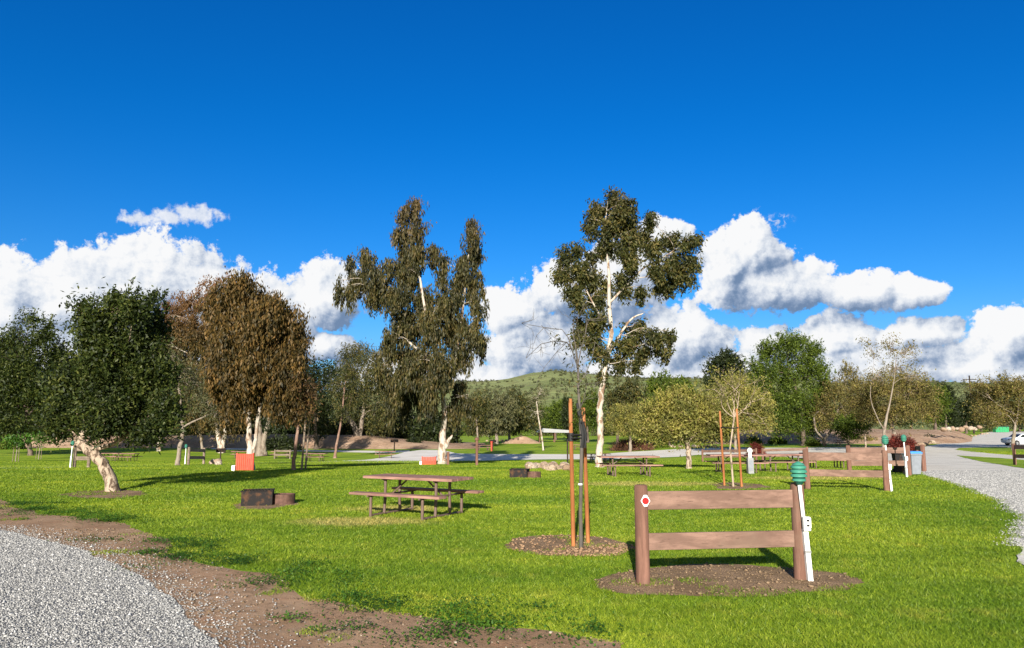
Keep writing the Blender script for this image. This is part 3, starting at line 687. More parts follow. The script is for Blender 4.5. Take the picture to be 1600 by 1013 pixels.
tree('eucalyptus_tree', 'broad grey green eucalyptus with a thick dark base left of the tallest one', 'tree', (561,699),
 [[(562,700,.75),(560,685,.6),(552,665,.45),(540,640,.35),(535,600,.2)],[(562,684,.4),(565,660,.35),(570,620,.25),(575,570,.15)]],
 [(560,545,22,16),(590,555,20,24),(540,570,20,18),(575,590,26,24),(545,610,26,22),(600,600,16,34),(565,640,28,22),(590,645,18,22),(610,630,12,30)],
 L_euc2, B_grey, n=20000, L=.42, W=.13, droop=.6, clump=26, cs=.7, weep=2.4, twigs=6, seed=11, flat=.8)
tree('broadleaf_tree', 'dark tree behind the young rusty leaved one', 'tree', (494,702),
 [[(494,702,.4),(494,685,.3),(492,640,.2)]],
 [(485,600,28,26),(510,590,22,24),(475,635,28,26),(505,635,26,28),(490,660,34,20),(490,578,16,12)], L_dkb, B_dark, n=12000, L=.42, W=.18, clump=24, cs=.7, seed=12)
# ---- the two tall eucalyptus
tree('eucalyptus_tree', 'tallest weeping eucalyptus with a white forked trunk beside the small red barricade', 'tree', (692,726),
 [[(690,727,.36),(691,705,.30),(692,680,.25),(694,645,.19),(690,600,.14),(676,540,.12),(662,470,.10),(650,400,.07),(641,340,.04)],
  [(695,700,.19),(701,688,.14),(707,680,.05)],
  [(688,590,.11),(668,560,.09),(640,535,.09),(615,500,.07),(585,450,.05),(560,415,.03)],
  [(692,620,.11),(712,560,.09),(722,490,.10),(730,420,.07),(735,370,.03)]],
 [(636,326,18,14),(647,312,12,12),(738,346,12,12),(570,388,9,10),(630,360,16,16),(652,352,14,20),(636,392,22,20),(655,388,16,14),
  (678,388,12,18),(692,410,12,22),(640,425,24,20),(735,362,14,14),(740,388,16,18),(728,412,18,20),(718,440,16,20),
  (577,400,13,14),(545,405,10,12),(530,440,8,12),(562,430,18,18),(590,425,22,22),(612,410,12,18),(545,450,9,16),(590,455,20,20),
  (620,455,26,22),(660,460,26,26),(700,460,26,24),(740,440,18,24),(745,470,14,18),(635,500,30,28),(675,500,28,30),(712,505,24,28),(740,510,18,22),
  (752,525,9,18),(612,530,18,26),(645,550,30,28),(685,560,26,30),(720,545,20,24),(625,590,22,28),(655,605,22,26),(672,612,14,20),(718,600,14,20),
  (730,620,10,20),(708,635,16,14),(600,575,10,26),(636,625,10,22),(612,625,8,26),(668,600,18,24,-2.6),(690,565,22,24,-2.6),(640,570,20,26,-2.4)],
 L_euc, B_white, n=100000, L=.27, W=.085, droop=.75, clump=75, cs=.23, weep=1.35, twigs=6, seed=13, flat=1.0, limbr=.22, grow=.95, shell=.6)
tree('eucalyptus_tree', 'open crowned eucalyptus with a tall slim white trunk right of the orange stakes', 'tree', (936,731),
 [[(936,732,.22),(936,705,.185),(938,670,.17),(937,640,.165),(941,600,.15),(948,560,.135),(955,520,.12),(952,470,.10),(951,420,.075),(944,370,.045),(948,330,.02)],
  [(946,565,.08),(965,530,.07),(985,500,.055),(1005,490,.03)],
  [(951,475,.07),(975,450,.06),(1005,420,.05),(1040,400,.03),(1070,380,.015)],
  [(953,520,.06),(935,490,.05),(915,450,.04),(900,410,.02)]],
 [(960,305,17,12),(985,315,9,8),(935,325,20,14),(970,330,20,13),(922,345,11,12),(952,352,24,15),(985,350,15,17),(1016,338,10,12),
  (942,385,14,12),(975,378,18,16),(1003,365,12,10),(1020,380,16,12),(1045,370,16,12),(1075,375,13,10),(1090,370,6,8),(1080,405,14,12),(1058,420,18,15),(1028,415,18,14),(1040,440,18,12),(1072,428,12,10),
  (885,395,14,12),(905,385,12,8),(876,425,12,11),(905,420,18,14),(925,430,13,16),(900,448,18,12),(930,462,16,12),(910,470,12,8),(925,398,9,9),
  (985,405,14,14),(975,440,14,14),(1000,450,12,9),(948,440,8,12),(932,495,16,14),(910,505,13,11),(900,520,9,9),(925,525,17,11),(935,545,14,10),
  (995,510,18,12),(1020,520,16,11),(1045,520,10,10),(975,535,17,13),(1003,545,18,11),(1035,540,11,9),(965,560,12,9),(990,565,12,6),(945,580,12,8),(1055,400,10,10)],
 L_euc2, B_white, n=62000, L=.19, W=.08, droop=.5, clump=42, cs=.17, weep=.7, twigs=8, seed=14, flat=1.0, limbr=.25, shell=.8, grow=1.32)
# ---- middle distance trees
mid = [  # name, label, base, trunk, blobs, leaf, bark, n, size
 ('slender_tree','pale weeping tree with a thin trunk just left of the tallest eucalyptus',(610,696),[[(610,697,.3),(610,680,.25),(609,650,.18)]],[(605,625,16,22),(622,615,14,24),(612,650,20,16)],L_grey,B_grey,5500,.4,1.6),
 ('slender_tree','pale bare looking tree behind the brown post',(745,700),[[(745,700,.2),(746,680,.16),(744,650,.1)]],[(735,640,16,22),(752,628,14,22),(745,660,18,16)],L_euc2,B_grey,5500,.36,1.2),
 ('broadleaf_tree','olive grey tree left of the hill top',(775,694),[[(776,694,.35),(775,670,.25)]],[(768,632,22,24),(790,640,22,24),(775,660,28,18),(758,655,16,20)],L_grey,B_grey,9000,.45,.8),
 ('broadleaf_tree','olive tree in front of the hill with a pale stem',(796,692),[[(796,692,.3),(795,665,.2)]],[(806,625,18,20),(820,640,20,22),(800,655,24,18),(832,650,14,18)],L_euc2,B_grey,8000,.45,.6),
 ('bare_tree','thin pale stemmed tree left of the low shelter',(849,704),[[(849,705,.13),(846,680,.11),(841,650,.08),(838,625,.05)]],[(835,625,18,16),(848,612,14,12),(840,645,16,12)],L_grey,B_white,1800,.25,0),
 ('broadleaf_tree','rounded green tree behind the low shelter',(868,688),[[(868,688,.3),(868,665,.2)]],[(855,650,18,14),(875,645,20,16),(890,655,14,14),(868,662,26,8)],L_green,B_dark,6500,.45,0),
 ('conifer_tree','narrow dark column tree behind the orange stakes',(888,690),[[(888,690,.25),(888,640,.15)]],[(888,635,6,14),(888,655,8,16),(889,672,8,12)],L_dkb,B_dark,4000,.4,0),
 ('broadleaf_tree','green tree between the orange stakes and the tall slim white trunk',(918,692),[[(918,692,.3),(918,665,.2)]],[(908,640,16,16),(925,635,16,20),(915,658,22,16)],L_green,B_dark,6500,.42,0),
 ('broadleaf_tree','brownish olive tree just right of the tall slim white trunk',(965,698),[[(965,698,.3),(965,670,.2)]],[(960,625,18,20),(985,610,22,20),(975,645,28,22),(1000,635,18,20)],L_euc2,B_dark,11000,.42,.6),
 ('broadleaf_tree','green rounded tree showing above the pale spreading tree',(1045,697),[[(1045,697,.3),(1044,660,.2)]],[(1035,605,24,18),(1060,610,22,18),(1040,635,34,22),(1075,635,22,22)],L_green,B_dark,11000,.42,0),
 ('spreading_tree','low olive tree with a grey trunk behind the second picnic table',(985,706),[[(985,707,.24),(985,690,.2),(984,675,.17)]],[(965,660,18,14),(990,650,24,14),(1010,662,18,14),(985,668,30,10),(972,645,16,10)],L_pale,B_grey,10000,.24,0),
 ('spreading_tree','pale yellow green spreading tree with a short dark trunk right of the second picnic table',(1076,733),[[(1077,734,.16),(1076,715,.13),(1075,700,.13),(1074,690,.12),(1090,676,.08)],[(1074,692,.08),(1060,685,.07),(1040,679,.05)]],[(1020,655,22,20),(1055,645,28,22),(1095,645,28,22),(1045,670,30,14),(1085,670,30,16),(1120,655,22,20),(1065,628,24,14),(1010,672,18,8),(1128,672,16,12)],L_pale,B_tan,26000,.15,0),
 ('spreading_tree','pale twiggy spreading tree behind the pair of stakes',(1150,708),[[(1150,708,.2),(1149,690,.17),(1148,670,.15)]],[(1120,630,26,22),(1155,622,30,20),(1185,640,22,20),(1135,655,28,18),(1170,658,28,18),(1150,600,20,10),(1195,662,14,12)],L_pale,B_grey,14000,.26,0),
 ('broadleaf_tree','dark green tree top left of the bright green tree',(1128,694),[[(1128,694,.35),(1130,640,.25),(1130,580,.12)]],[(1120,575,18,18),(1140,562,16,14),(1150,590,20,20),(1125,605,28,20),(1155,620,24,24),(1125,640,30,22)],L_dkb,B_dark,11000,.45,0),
 ('broadleaf_tree','large bright green round tree right of the pale spreading trees',(1256,697),[[(1256,697,.35),(1255,680,.3),(1250,640,.25),(1240,590,.15)]],[(1200,550,18,18),(1232,538,26,20),(1265,550,22,20),(1190,585,26,26),(1230,580,36,30),(1275,585,24,26),(1195,625,28,28),(1240,625,38,30),(1280,630,20,26),(1220,662,34,20),(1260,665,28,22),(1290,610,10,16),(1180,610,12,18)],L_green,B_dark,34000,.28,0),
 ('broadleaf_tree','olive brown twiggy tree between the bright green tree and the bare topped tree',(1300,697),[[(1290,699,.25),(1288,688,.2),(1300,670,.17),(1310,640,.12)],[(1290,690,.15),(1275,672,.12),(1272,650,.08)]],[(1285,640,22,24),(1310,615,26,26),(1335,605,24,24),(1300,655,28,18),(1335,645,28,24),(1325,580,14,10),(1350,625,20,26)],L_olive,B_grey,12000,.22,0),
 ('broadleaf_tree','small leafy bright green bush like tree behind the wooden dividers',(1325,698),[[(1325,698,.12),(1326,685,.1)]],[(1318,668,16,14),(1340,665,16,14),(1328,680,14,8)],L_green,B_dark,4500,.22,0),
 ('bare_tree','bare topped tree with a white trunk behind the green lamp on the right',(1381,712),[[(1381,713,.17),(1381,695,.15),(1382,670,.13),(1386,650,.10),(1396,600,.04),(1400,560,.02)],[(1382,672,.07),(1372,655,.045),(1360,620,.03),(1365,570,.012)]],[(1365,555,16,18),(1390,545,20,20),(1420,550,20,22),(1355,535,10,8),(1400,580,34,22),(1430,590,20,20),(1372,590,26,22)],L_olive,B_grey,2600,.18,0),
 ('spreading_tree','broad olive tree around the bare topped tree on the right',(1402,704),[[(1402,704,.22),(1398,680,.18),(1390,650,.14)]],[(1345,625,24,22),(1375,610,26,24),(1410,605,26,24),(1440,612,22,22),(1370,645,30,18),(1410,640,34,20),(1445,642,20,18)],L_olive,B_grey,17000,.22,0),
 ('broadleaf_tree','bright green tree at the far end of the rocky bank',(1462,684),[[(1462,684,.35),(1462,660,.25)]],[(1450,622,18,18),(1468,628,14,20),(1458,645,22,18)],L_green,B_dark,6500,.42,0),
 ('conifer_tree','dark green upright tree beside the far road bend',(1478,682),[[(1478,682,.3),(1478,650,.2)]],[(1474,612,10,12),(1480,628,14,16),(1482,648,16,16)],L_dkb,B_dark,6000,.5,0),
 ('broadleaf_tree','deep green tree where the road disappears',(1510,678),[[(1510,678,.35),(1510,655,.2)]],[(1498,640,18,16),(1520,640,20,16),(1508,655,26,14),(1535,650,18,14)],L_dkb,B_dark,8000,.6,0),
 ('spreading_tree','olive spreading tree cut off by the right edge above the parked car',(1583,703),[[(1583,704,.22),(1583,690,.18),(1585,675,.15),(1590,650,.1)]],[(1540,622,26,18),(1575,608,30,18),(1610,610,30,20),(1545,648,26,16),(1580,640,34,20),(1620,645,30,22),(1660,625,36,30),(1530,605,14,8)],L_olive,B_grey,20000,.22,0),
]
for i, (nm, lb, bs, tk, bl, lf, bk, n_, sz, wp) in enumerate(mid):
    pale = lf in (L_pale, L_olive)
    tree(nm, lb, 'tree', bs, tk, bl, lf, bk, n=int(n_*(1.0 if nm == 'bare_tree' else 1.6)), L=sz, W=sz*.42, droop=.55 if wp else .15, clump=16 if pale else 24, cs=(.30 if pale else .24)*(.5+sz*3.3)*.9, weep=wp,
         twigs=45 if nm == 'bare_tree' else (14 if pale else 5), seed=30+i, flat=.8, grow=1.0 if nm == 'bare_tree' else 1.1, shell=.55, shoots={L_green: 260, L_dkb: 80, L_olive: 160, L_pale: 130}.get(lf, 0) if nm != 'bare_tree' else 0, sl=1.0, tr=.022 if pale or nm == 'bare_tree' else None)
# ---- rows far behind
r = np.random.RandomState(99)
def far_tree(px, py, w, top, leafm, label, group, seed, n=2600):
    h = (py-top); bl = []
    rr = np.random.RandomState(seed)
    for k in range(6):
        bl.append((px+rr.uniform(-.55, .55)*w, top+h*(.25+.5*rr.rand()), w*rr.uniform(.35, .6), h*rr.uniform(.18, .28)))
    bl += [(px, top+h*.2, w*.4, h*.17), (px, top+h*.7, w*.8, h*.2)]
    tree('broadleaf_tree', label, 'tree', (px, py), [[(px, py, .4),(px, py-h*.5, .2)]], bl, leafm, B_dark, n=n, L=.7, W=.36, clump=18, cs=1.0, twigs=1, seed=seed, flat=.8, group=group)
for i, px in enumerate(range(-70, 700, 38)):
    lf = L_dkb if i % 3 else L_oak
    top = (590 if px < 140 else 610 if px < 340 else 622 if px < 500 else 650)+r.uniform(-10, 8)
    if 500 < px: top = 655+r.uniform(-3, 3)
    far_tree(px+r.uniform(-8, 8), 696, 30, top, lf, 'dark tree in the row on the dirt bank behind the left lawn', 'dark trees on the dirt bank', 200+i, 8000)
for i, px in enumerate(range(690, 1180, 30)):
    far_tree(px+r.uniform(-6, 6), 681, 20, 652+r.uniform(-6, 4), [L_euc2, L_green, L_grey][i % 3], 'small distant tree in the line below the green hill', 'distant trees below the hill', 240+i, 1600)
for i, px in enumerate(range(1190, 1720, 34)):
    far_tree(px+r.uniform(-6, 6), 675, 26, 622+r.uniform(-8, 10)+(14 if px > 1480 else 0), [L_dkb, L_oak, L_grey][i % 3], 'distant dark tree in the line behind the right bank', 'distant trees behind the right bank', 270+i, 2200)
# scrub on the hills
def scrub():
    r = np.random.RandomState(5); n = 5200
    D = r.uniform(560, 1260, n); A = np.radians(r.uniform(-40, 42, n)); x = D*np.sin(A); y = D*np.cos(A)
    keep = (vn(x, y, .012, 3) > .42) & (y > 440); x, y = x[keep], y[keep]; z = hill(x, y); m = len(x)
    s = r.uniform(1.0, 3.0, m); k = 24; idx = np.repeat(np.arange(m), k); g = unit(r, m*k)*(r.rand(m*k, 1)**.4)
    C = np.stack([x, y, z+s*.5], 1)[idx]+g*np.stack([s, s, s*.7], 1)[idx]
    tag(link('hill_scrub', fastmesh('hill_scrub', leaves(r, C, 0, 1.6, 1.1), 4), L_hill), 'scattered grey green scrub covering the far hills', 'scrub', kind='stuff')
scrub()
# ------------------------------------------------------------------ wooden site dividers
def divider(label, a, b, group='brown wooden dividers between the camp sites', hgt=1.17, wood=None, board=None, reflector=False, pr=.085):
    a, b = Vector(a), Vector(b); t = thing('wooden_divider', label, 'fence', a, 0, group); w = Vector((b.x-a.x, b.y-a.y, b.z-a.z))
    u = Vector((w.x, w.y, 0)).normalized(); nrm = Vector((u.y, -u.x, 0)); wd = wood or M_brown; bd = board or M_brownb
    rr = np.random.RandomState(int(abs(a.x*91+a.y*37)) % 9999)
    for k, p in ((0, Vector((0,0,0))), (1, w)):
        ln = Vector((rr.uniform(-.01,.01), rr.uniform(-.01,.01), 0)); m = MB()
        m.tube([p+Vector((0,0,-.1)), p+Vector((0,0,.4))+ln*.5, p+Vector((0,0,hgt-.03))+ln, p+Vector((0,0,hgt))+ln], [pr*1.03, pr, pr*.96, pr*.84], 16)
        m.build('post', wd, t)
    for z0, z1 in ((.87,1.09),(.39,.59)):
        m = MB(); m.beam(Vector((0,0,(z0+z1)/2))*hgt/1.17+u*pr*.75, w+Vector((0,0,(z0+z1)/2))*hgt/1.17-u*pr*.75, .045, (z1-z0)*hgt/1.17)
        m.build('rail', bd, t, bev=.006)
    if reflector:
        m = MB(); c = Vector((0,0,.985))+Vector((.035,-pr-.004,0))
        q = .058; pts = [(c.x-q, c.z),(c.x-.018, c.z-q*1.2),(c.x+.018, c.z-q*1.2),(c.x+q, c.z),(c.x+.018, c.z+q*1.2),(c.x-.018, c.z+q*1.2)]
        m.prism(pts, c.y-.006, c.y+.006); o = m.build('reflector_plate', M_white, t, bev=.002)
        m = MB(); n = 24; m.prism([(c.x+  .042*math.cos(6.2832*i/n), c.z+.042*math.sin(6.2832*i/n)) for i in range(n)], c.y-.012, c.y-.0062)
        m.build('reflector_disc', M_refl, o, bev=.001)
    return t
divider('near brown two rail divider with a red reflector on its left post', G(1005,912), G(1252,905), reflector=True)
divider('brown two rail divider behind the near green lamp on the right lawn', G(1262,765), G(1386,768))
divider('brown divider in front of the grey bin with the blue lid', G(1328,744), G(1421,744))
divider('short brown divider end seen edge on at the gravel road corner', G(1444,737), G(1434,727), pr=.10)
divider('brown divider at the right edge below the white car', G(1586,727), G(1640,730))
divider('brown divider far behind the pale spreading trees', G(1098,722), G(1182,722), hgt=1.1)
divider('brown divider behind the dark picnic table in the middle of the right lawn', G(1192,722), G(1262,720), hgt=1.1)
divider('weathered grey divider left of the leaning tree', G(116,731), G(138,731), 'weathered dividers on the left lawn', 1.17, M_grey_wood, M_grey_wood)
divider('weathered grey divider between two pale trunks on the left', G(294,727), G(318,726), 'weathered dividers on the left lawn', 1.17, M_grey_wood, M_grey_wood)
divider('small far divider between the thick trunk and the young rusty tree', G(429,717), G(453,717), 'weathered dividers on the left lawn', 1.0, M_grey_wood, M_grey_wood)
# ------------------------------------------------------------------ utility poles with green lamp heads
def lamp(label, base, top=1.34, lean=(0,0), box=True, group='leaning white poles with green lamps'):
    t = thing('lamp_pole', label, 'lamp', base, 0, group); ln = Vector((lean[0], lean[1], 0))
    m = MB(); m.beam(Vector((0,0,-.05)), Vector((0,0,.62))+ln*.46, .058, .066, (0,1,0)); m.tube([Vector((0,0,.6))+ln*.45, Vector((0,0,top-.17))+ln], .023, 10)
    m.build('pole', M_white, t, bev=0)
    if box:
        m = MB(); c = Vector((.012,-.05,.69))+ln*.52; m.box(c, (.088,.06,.17)); o = m.build('junction_box', M_box, t, bev=.01)
        m = MB(); m.box(c+Vector((0,-.041,.015)), (.08,.012,.12)); m.build('cover_plate', M_white, o, bev=.004)
        for dz in (-.03, .03): m = MB(); m.box(c+Vector((0,-.049,.015+dz)), (.034,.006,.026)); m.build('outlet', M_black, o)
        m = MB(); m.box(Vector((0,-.036,.35))+ln*.27, (.075,.006,.03)); m.build('strap', M_steel, t)
    z = top-.20; c = Vector((0,0,0))+ln; prof = [(.03,z),(.05,z+.02)]
    h = MB(); d = MB()
    d.lathe([(.035,z),(.055,z+.03),(.075,z+.06),(.075,z+.225),(.03,z+.24)], 20, c)
    for i in range(4):
        zz = z+.045+i*.052; R = (.082,.098,.100,.094)[i]
        h.lathe([(R*.78,zz-.006),(R,zz),(R,zz+.020),(R*.80,zz+.036)], 24, c)
    h.lathe([(.078,z+.243),(.07,z+.252),(.045,z+.268),(.012,z+.285)], 24, c)
    o = d.build('lamp_core', M_dgreen, t); h.build('lamp_louvre', M_green, t)
    return t
lamp('near green louvred lamp on a leaning white pole with a junction box', G(1266,908), 1.36, (-.075,0))
lamp('green lamp on a white pole behind the right post of the second divider', G(1393,768), 1.52, (-.09,0))
lamp('green lamp on a white pole just left of the grey bin', G(1417,746), 1.5, (-.02,0))
lamp('small far green lamp beside the weathered divider near the leaning tree', G(115,731)+Vector((0,-.3,0)), 1.35, (.02,0), False)
lamp('small far green lamp at the left post of the divider between two pale trunks', G(292,726)+Vector((0,-.3,0)), 1.35, (0,0), False)
# ------------------------------------------------------------------ picnic tables
def make_table():
    t = thing('picnic_table', '', 'table')
    L, W = 2.3, .84
    m = MB()
    for k in range(4): m.box((0, -W/2+(k+.5)*W/4, .74), (L, W/4-.008, .05))
    m.build('tabletop', M_tabletop, t, bev=.004)
    for s in (-1, 1):
        m = MB()
        for k in range(2): m.box((0, s*.72+(k-.5)*.135, .445), (L, .128, .045))
        m.build('seat', M_tabletop, t, bev=.004)
    for e in (-1, 1):
        x = e*.66
        m = MB(); m.tube([(x,-.72,.03),(x,.72,.03)], .024, 8); m.tube([(x,-.84,.405),(x,.84,.405)], .02, 8); m.tube([(x,-.34,.70),(x,.34,.70)], .022, 8)
        m.build('crossbar', M_pipe, t)
        for s in (-1, 1):
            m = MB(); m.tube([(x, s*.25, .72),(x, s*.25, .36),(x, s*.27, .03)], .032, 8); m.build('leg', M_pipe, t)
            m = MB(); m.tube([(x, s*.72, .43),(x, s*.72, .12),(x, s*.72, 0)], .032, 8); m.build('leg', M_pipe, t)
        m = MB(); m.tube([(x,0,.405),(x-e*.30,0,.62),(x-e*.42,0,.715)], .018, 8); m.build('brace', M_pipe, t)
    return t
GT = 'brown picnic tables on the lawn'
TB = make_table(); p = G(655,800); c0 = Vector((-2.02, 16.1, 0)); TB.location = c0; TB.scale = (1,1,1.06); TB.rotation_euler = (0,0,math.radians(-29)); tag(TB, 'near brown picnic table with two benches in the middle of the lawn', 'table', GT)
def tbl(px, py, rz, label, **k):
    q = G(px, py); return dup(TB, q, math.radians(rz), label, GT, **k)
tbl(982, 744, 4, 'picnic table right of the tall slim white trunk')
tbl(1150, 739, -3, 'picnic table behind the pair of stakes', scale=1.0)
tbl(1222, 737, 8, 'dark picnic table left of the second divider')
tbl(1290, 732, -6, 'picnic table half hidden behind the second divider')
tbl(168, 720, 5, 'far picnic table just right of the leaning trunk')
tbl(197, 721, -8, 'far picnic table right of the one beside the leaning trunk')
tbl(378, 716, 12, 'far picnic table in the shade behind the left red barricade')
tbl(440, 716, 4, 'far picnic table between the small divider and the young rusty tree')
tbl(492, 721, -4, 'far picnic table left of the lone reddish stem')
tbl(602, 716, 8, 'far picnic table on the bend of the paved road')
tbl(755, 704, 10, 'distant picnic table in the shade of the tallest eucalyptus')
tbl(632, 700, 0, 'distant picnic table behind the paved road left of the white forked trunk')
tbl(905, 703, 0, 'distant picnic table right of the low shelter')
tbl(935, 722, 4, 'dark picnic table at the foot of the tall slim white trunk')
tbl(1318, 697, 0, 'distant dark picnic table under the bright green bush like tree')
# ------------------------------------------------------------------ staked young trees
def stake(m, a, h, r, lean=(0,0)): m.tube([Vector(a)+Vector((0,0,-.1)), Vector(a)+Vector((lean[0]*.5,lean[1]*.5,h*.5)), Vector(a)+Vector((lean[0],lean[1],h))], [r*1.05, r, r*.95], 12)
def staked():
    b = G(908,857); t = thing('staked_sapling', 'young bare dark tree in the near mulch ring', 'tree', b, 0)
    rr = np.random.RandomState(3); m = MB(); q = lambda px, py, dy=0: np.array(P3(px, py, b.y+dy))-np.array(b)
    trunk = [q(908,858), q(907,800), q(908,740), q(909,690), q(906,650,.05), q(904,610,.05), q(903,570,.05), q(899,540,.0)]
    m.tube(trunk, [.034,.030,.029,.028,.026,.022,.018,.014], 10)
    for pts, r0 in (([q(903,575), q(894,548,-.1), q(886,535,-.2), q(866,533,-.4), q(845,538,-.5), q(822,560,-.6)], .011),
                    ([q(894,548,-.1), q(888,528,.1), q(878,515,.2), q(850,512,.3), q(815,505,.4)], .009),
                    ([q(903,570), q(908,545,.1), q(914,525,.15), q(917,500,.2)], .011), ([q(899,540), q(895,520), q(897,500,.1)], .009),
                    ([q(904,600), q(915,585,.1), q(925,560,.2), q(930,535,.3)], .009), ([q(906,640), q(912,625,-.1), q(917,600,-.2)], .010),
                    ([q(886,535,-.2), q(870,550,-.3), q(850,575,-.35), q(838,600,-.4)], .006), ([q(850,512,.3), q(838,525,.35), q(832,545,.4)], .005)):
        m.tube(pts, list(np.linspace(r0, r0*.3, len(pts))), 6, False)
        for k in range(7):
            s0 = np.array(pts[rr.randint(1, len(pts))]); d = rr.normal(size=3)*np.array([.6,.6,.5]); twig_tree(m, s0, d, .22, r0*.4, 1, rr)
    m.build('trunk', B_young, t)
    C = []; 
    for (px, py, dy, s_, k) in ((872,530,-.35,.06,30),(905,575,0,.13,60),(912,610,.1,.12,70),(898,600,0,.1,40),(905,650,0,.08,30),(893,545,-.1,.08,24),(914,530,.1,.08,26)):
        c = q(px, py, dy); C.append(c+rr.normal(size=(k, 3))*s_)
    link('crown', fastmesh('crown', leaves(rr, np.concatenate(C), .5, .06, .025), 4), L_euc2, t)
    m = MB(); tg = q(907,757,-.035); m.tube([tg+np.array([0,.03,-.012]), tg+np.array([0,.03,.012])], .035, 10); m.build('tree_tag', M_white, t)
    for (px, py, h, lx, lab) in ((896,854,2.32,-.025,'left taller orange brown stake beside the near young tree'), (919,849,2.18,-.05,'right shorter orange brown stake beside the near young tree')):
        g = G(px, py); s_ = thing('tree_stake', lab, 'stake', g, 0, 'orange stakes of the near young tree'); m = MB(); stake(m, (0,0,0), h, .033, (lx,0)); m.build('stake_pole', M_stake, s_)
        m = MB(); a = Vector((lx*.75, 0, 1.70)); d = Vector(q(909,683))+b-g-a
        for dz in (-.02, .03):
            m.tube([a+Vector((0,-.05,dz)), a+d*.5+Vector((0,-.03,dz+.01)), a+d+Vector((0,-.035,dz))], .013, 6); m.tube([a+Vector((0,.05,dz)), a+d*.5+Vector((0,.04,dz-.02)), a+d+Vector((0,.035,dz))], .013, 6)
        m.tube([a+Vector((0,0,-.06)), a+Vector((0,0,.07))], .049, 12); m.build('rubber_tie', M_black, s_)
    m = MB(); m.tube([q(909,700), q(911,680), q(907,655,.04), q(902,630,.05)], [.032,.038,.034,.026], 8); m.tube([q(914,700,.02), q(916,680,.02), q(911,660,0)], [.012,.02,.02], 6)
    m.build('rubber_wrap', M_black, t)
staked()
def staked2():
    b = G(1145,761); t = thing('staked_sapling', 'young pale barked tree between two orange stakes on the right lawn', 'tree', b)
    q = lambda px, py, dy=0: np.array(P3(px, py, b.y+dy))-np.array(b); rr = np.random.RandomState(8); m = MB(); tips = []
    m.tube([q(1146,762), q(1143,725), q(1141,700), q(1144,675), q(1147,655), q(1146,640)], [.034,.03,.028,.026,.024,.02], 8)
    for (px, py, dy) in ((1115,625,.2),(1130,612,-.3),(1150,605,.3),(1170,615,-.2),(1185,628,.1),(1160,600,0)):
        s0 = q(1147,652); e = q(px, py, dy); twig_tree(m, s0, e-s0, np.linalg.norm(e-s0)*.7, .016, 3, rr, .5, .05, tips)
    m.build('trunk', B_tan, t); C = np.concatenate([p+rr.normal(size=(9,3))*.09 for p in tips])
    link('crown', fastmesh('crown', leaves(rr, C, .2, .07, .035), 4), L_pale, t)
    for px, py, top, lab in ((1132,759,2.35,'left orange stake of the pair on the right lawn'), (1159,761,2.4,'right orange stake of the pair on the right lawn')):
        g = G(px, py); s_ = thing('tree_stake', lab, 'stake', g, 0, 'orange stakes of the far young tree'); m = MB(); stake(m, (0,0,0), top, .034, (-.06,0)); m.build('stake_pole', M_stake, s_)
        if px < 1140:
            m = MB(); e = G(1159,761)-g; m.tube([Vector((-.05,-.05,1.82)), Vector((e.x*.5,e.y-.06,1.80)), Vector((e.x-.05,e.y-.05,1.82))], .02, 6); m.build('rubber_tie', M_black, s_)
staked2()
def stakes_small():
    for px, py, h, lb in ((471,735,2.6,'thin stake right of the young rusty tree'), (477,734,2.5,'outer thin stake beside the young rusty tree')):
        g = G(px, py); s_ = thing('tree_stake', lb, 'stake', g, 0, 'thin stakes on the left lawn'); m = MB(); stake(m, (0,0,0), h, .045, (.12,0)); m.build('stake_pole', M_grey_wood, s_)
    for px, py, lb in ((24,722,'small leafy sapling with stakes at the left edge'), (60,718,'small leafy sapling with stakes nearer the leaning tree')):
        b = G(px, py); sc = b.y/F; t = thing('staked_sapling', lb, 'tree', b, 0, 'small saplings on the left lawn'); rr = np.random.RandomState(px); m = MB()
        m.tube([(0,0,0),(.05,0,18*sc),(0,0,30*sc)], [.05,.04,.02], 6); m.build('trunk', B_grey, t)
        for s in (-1, 1): m = MB(); m.tube([(s*.28,0,-.05),(s*.25,0,22*sc)], .03, 6); m.build('stake_pole', M_grey_wood, t)
        c = np.array([0,0,32*sc])+rr.normal(size=(420,3))*np.array([9,6,5])*sc
        link('crown', fastmesh('crown', leaves(rr, c, .2, .28, .12), 4), L_weed, t)
stakes_small()
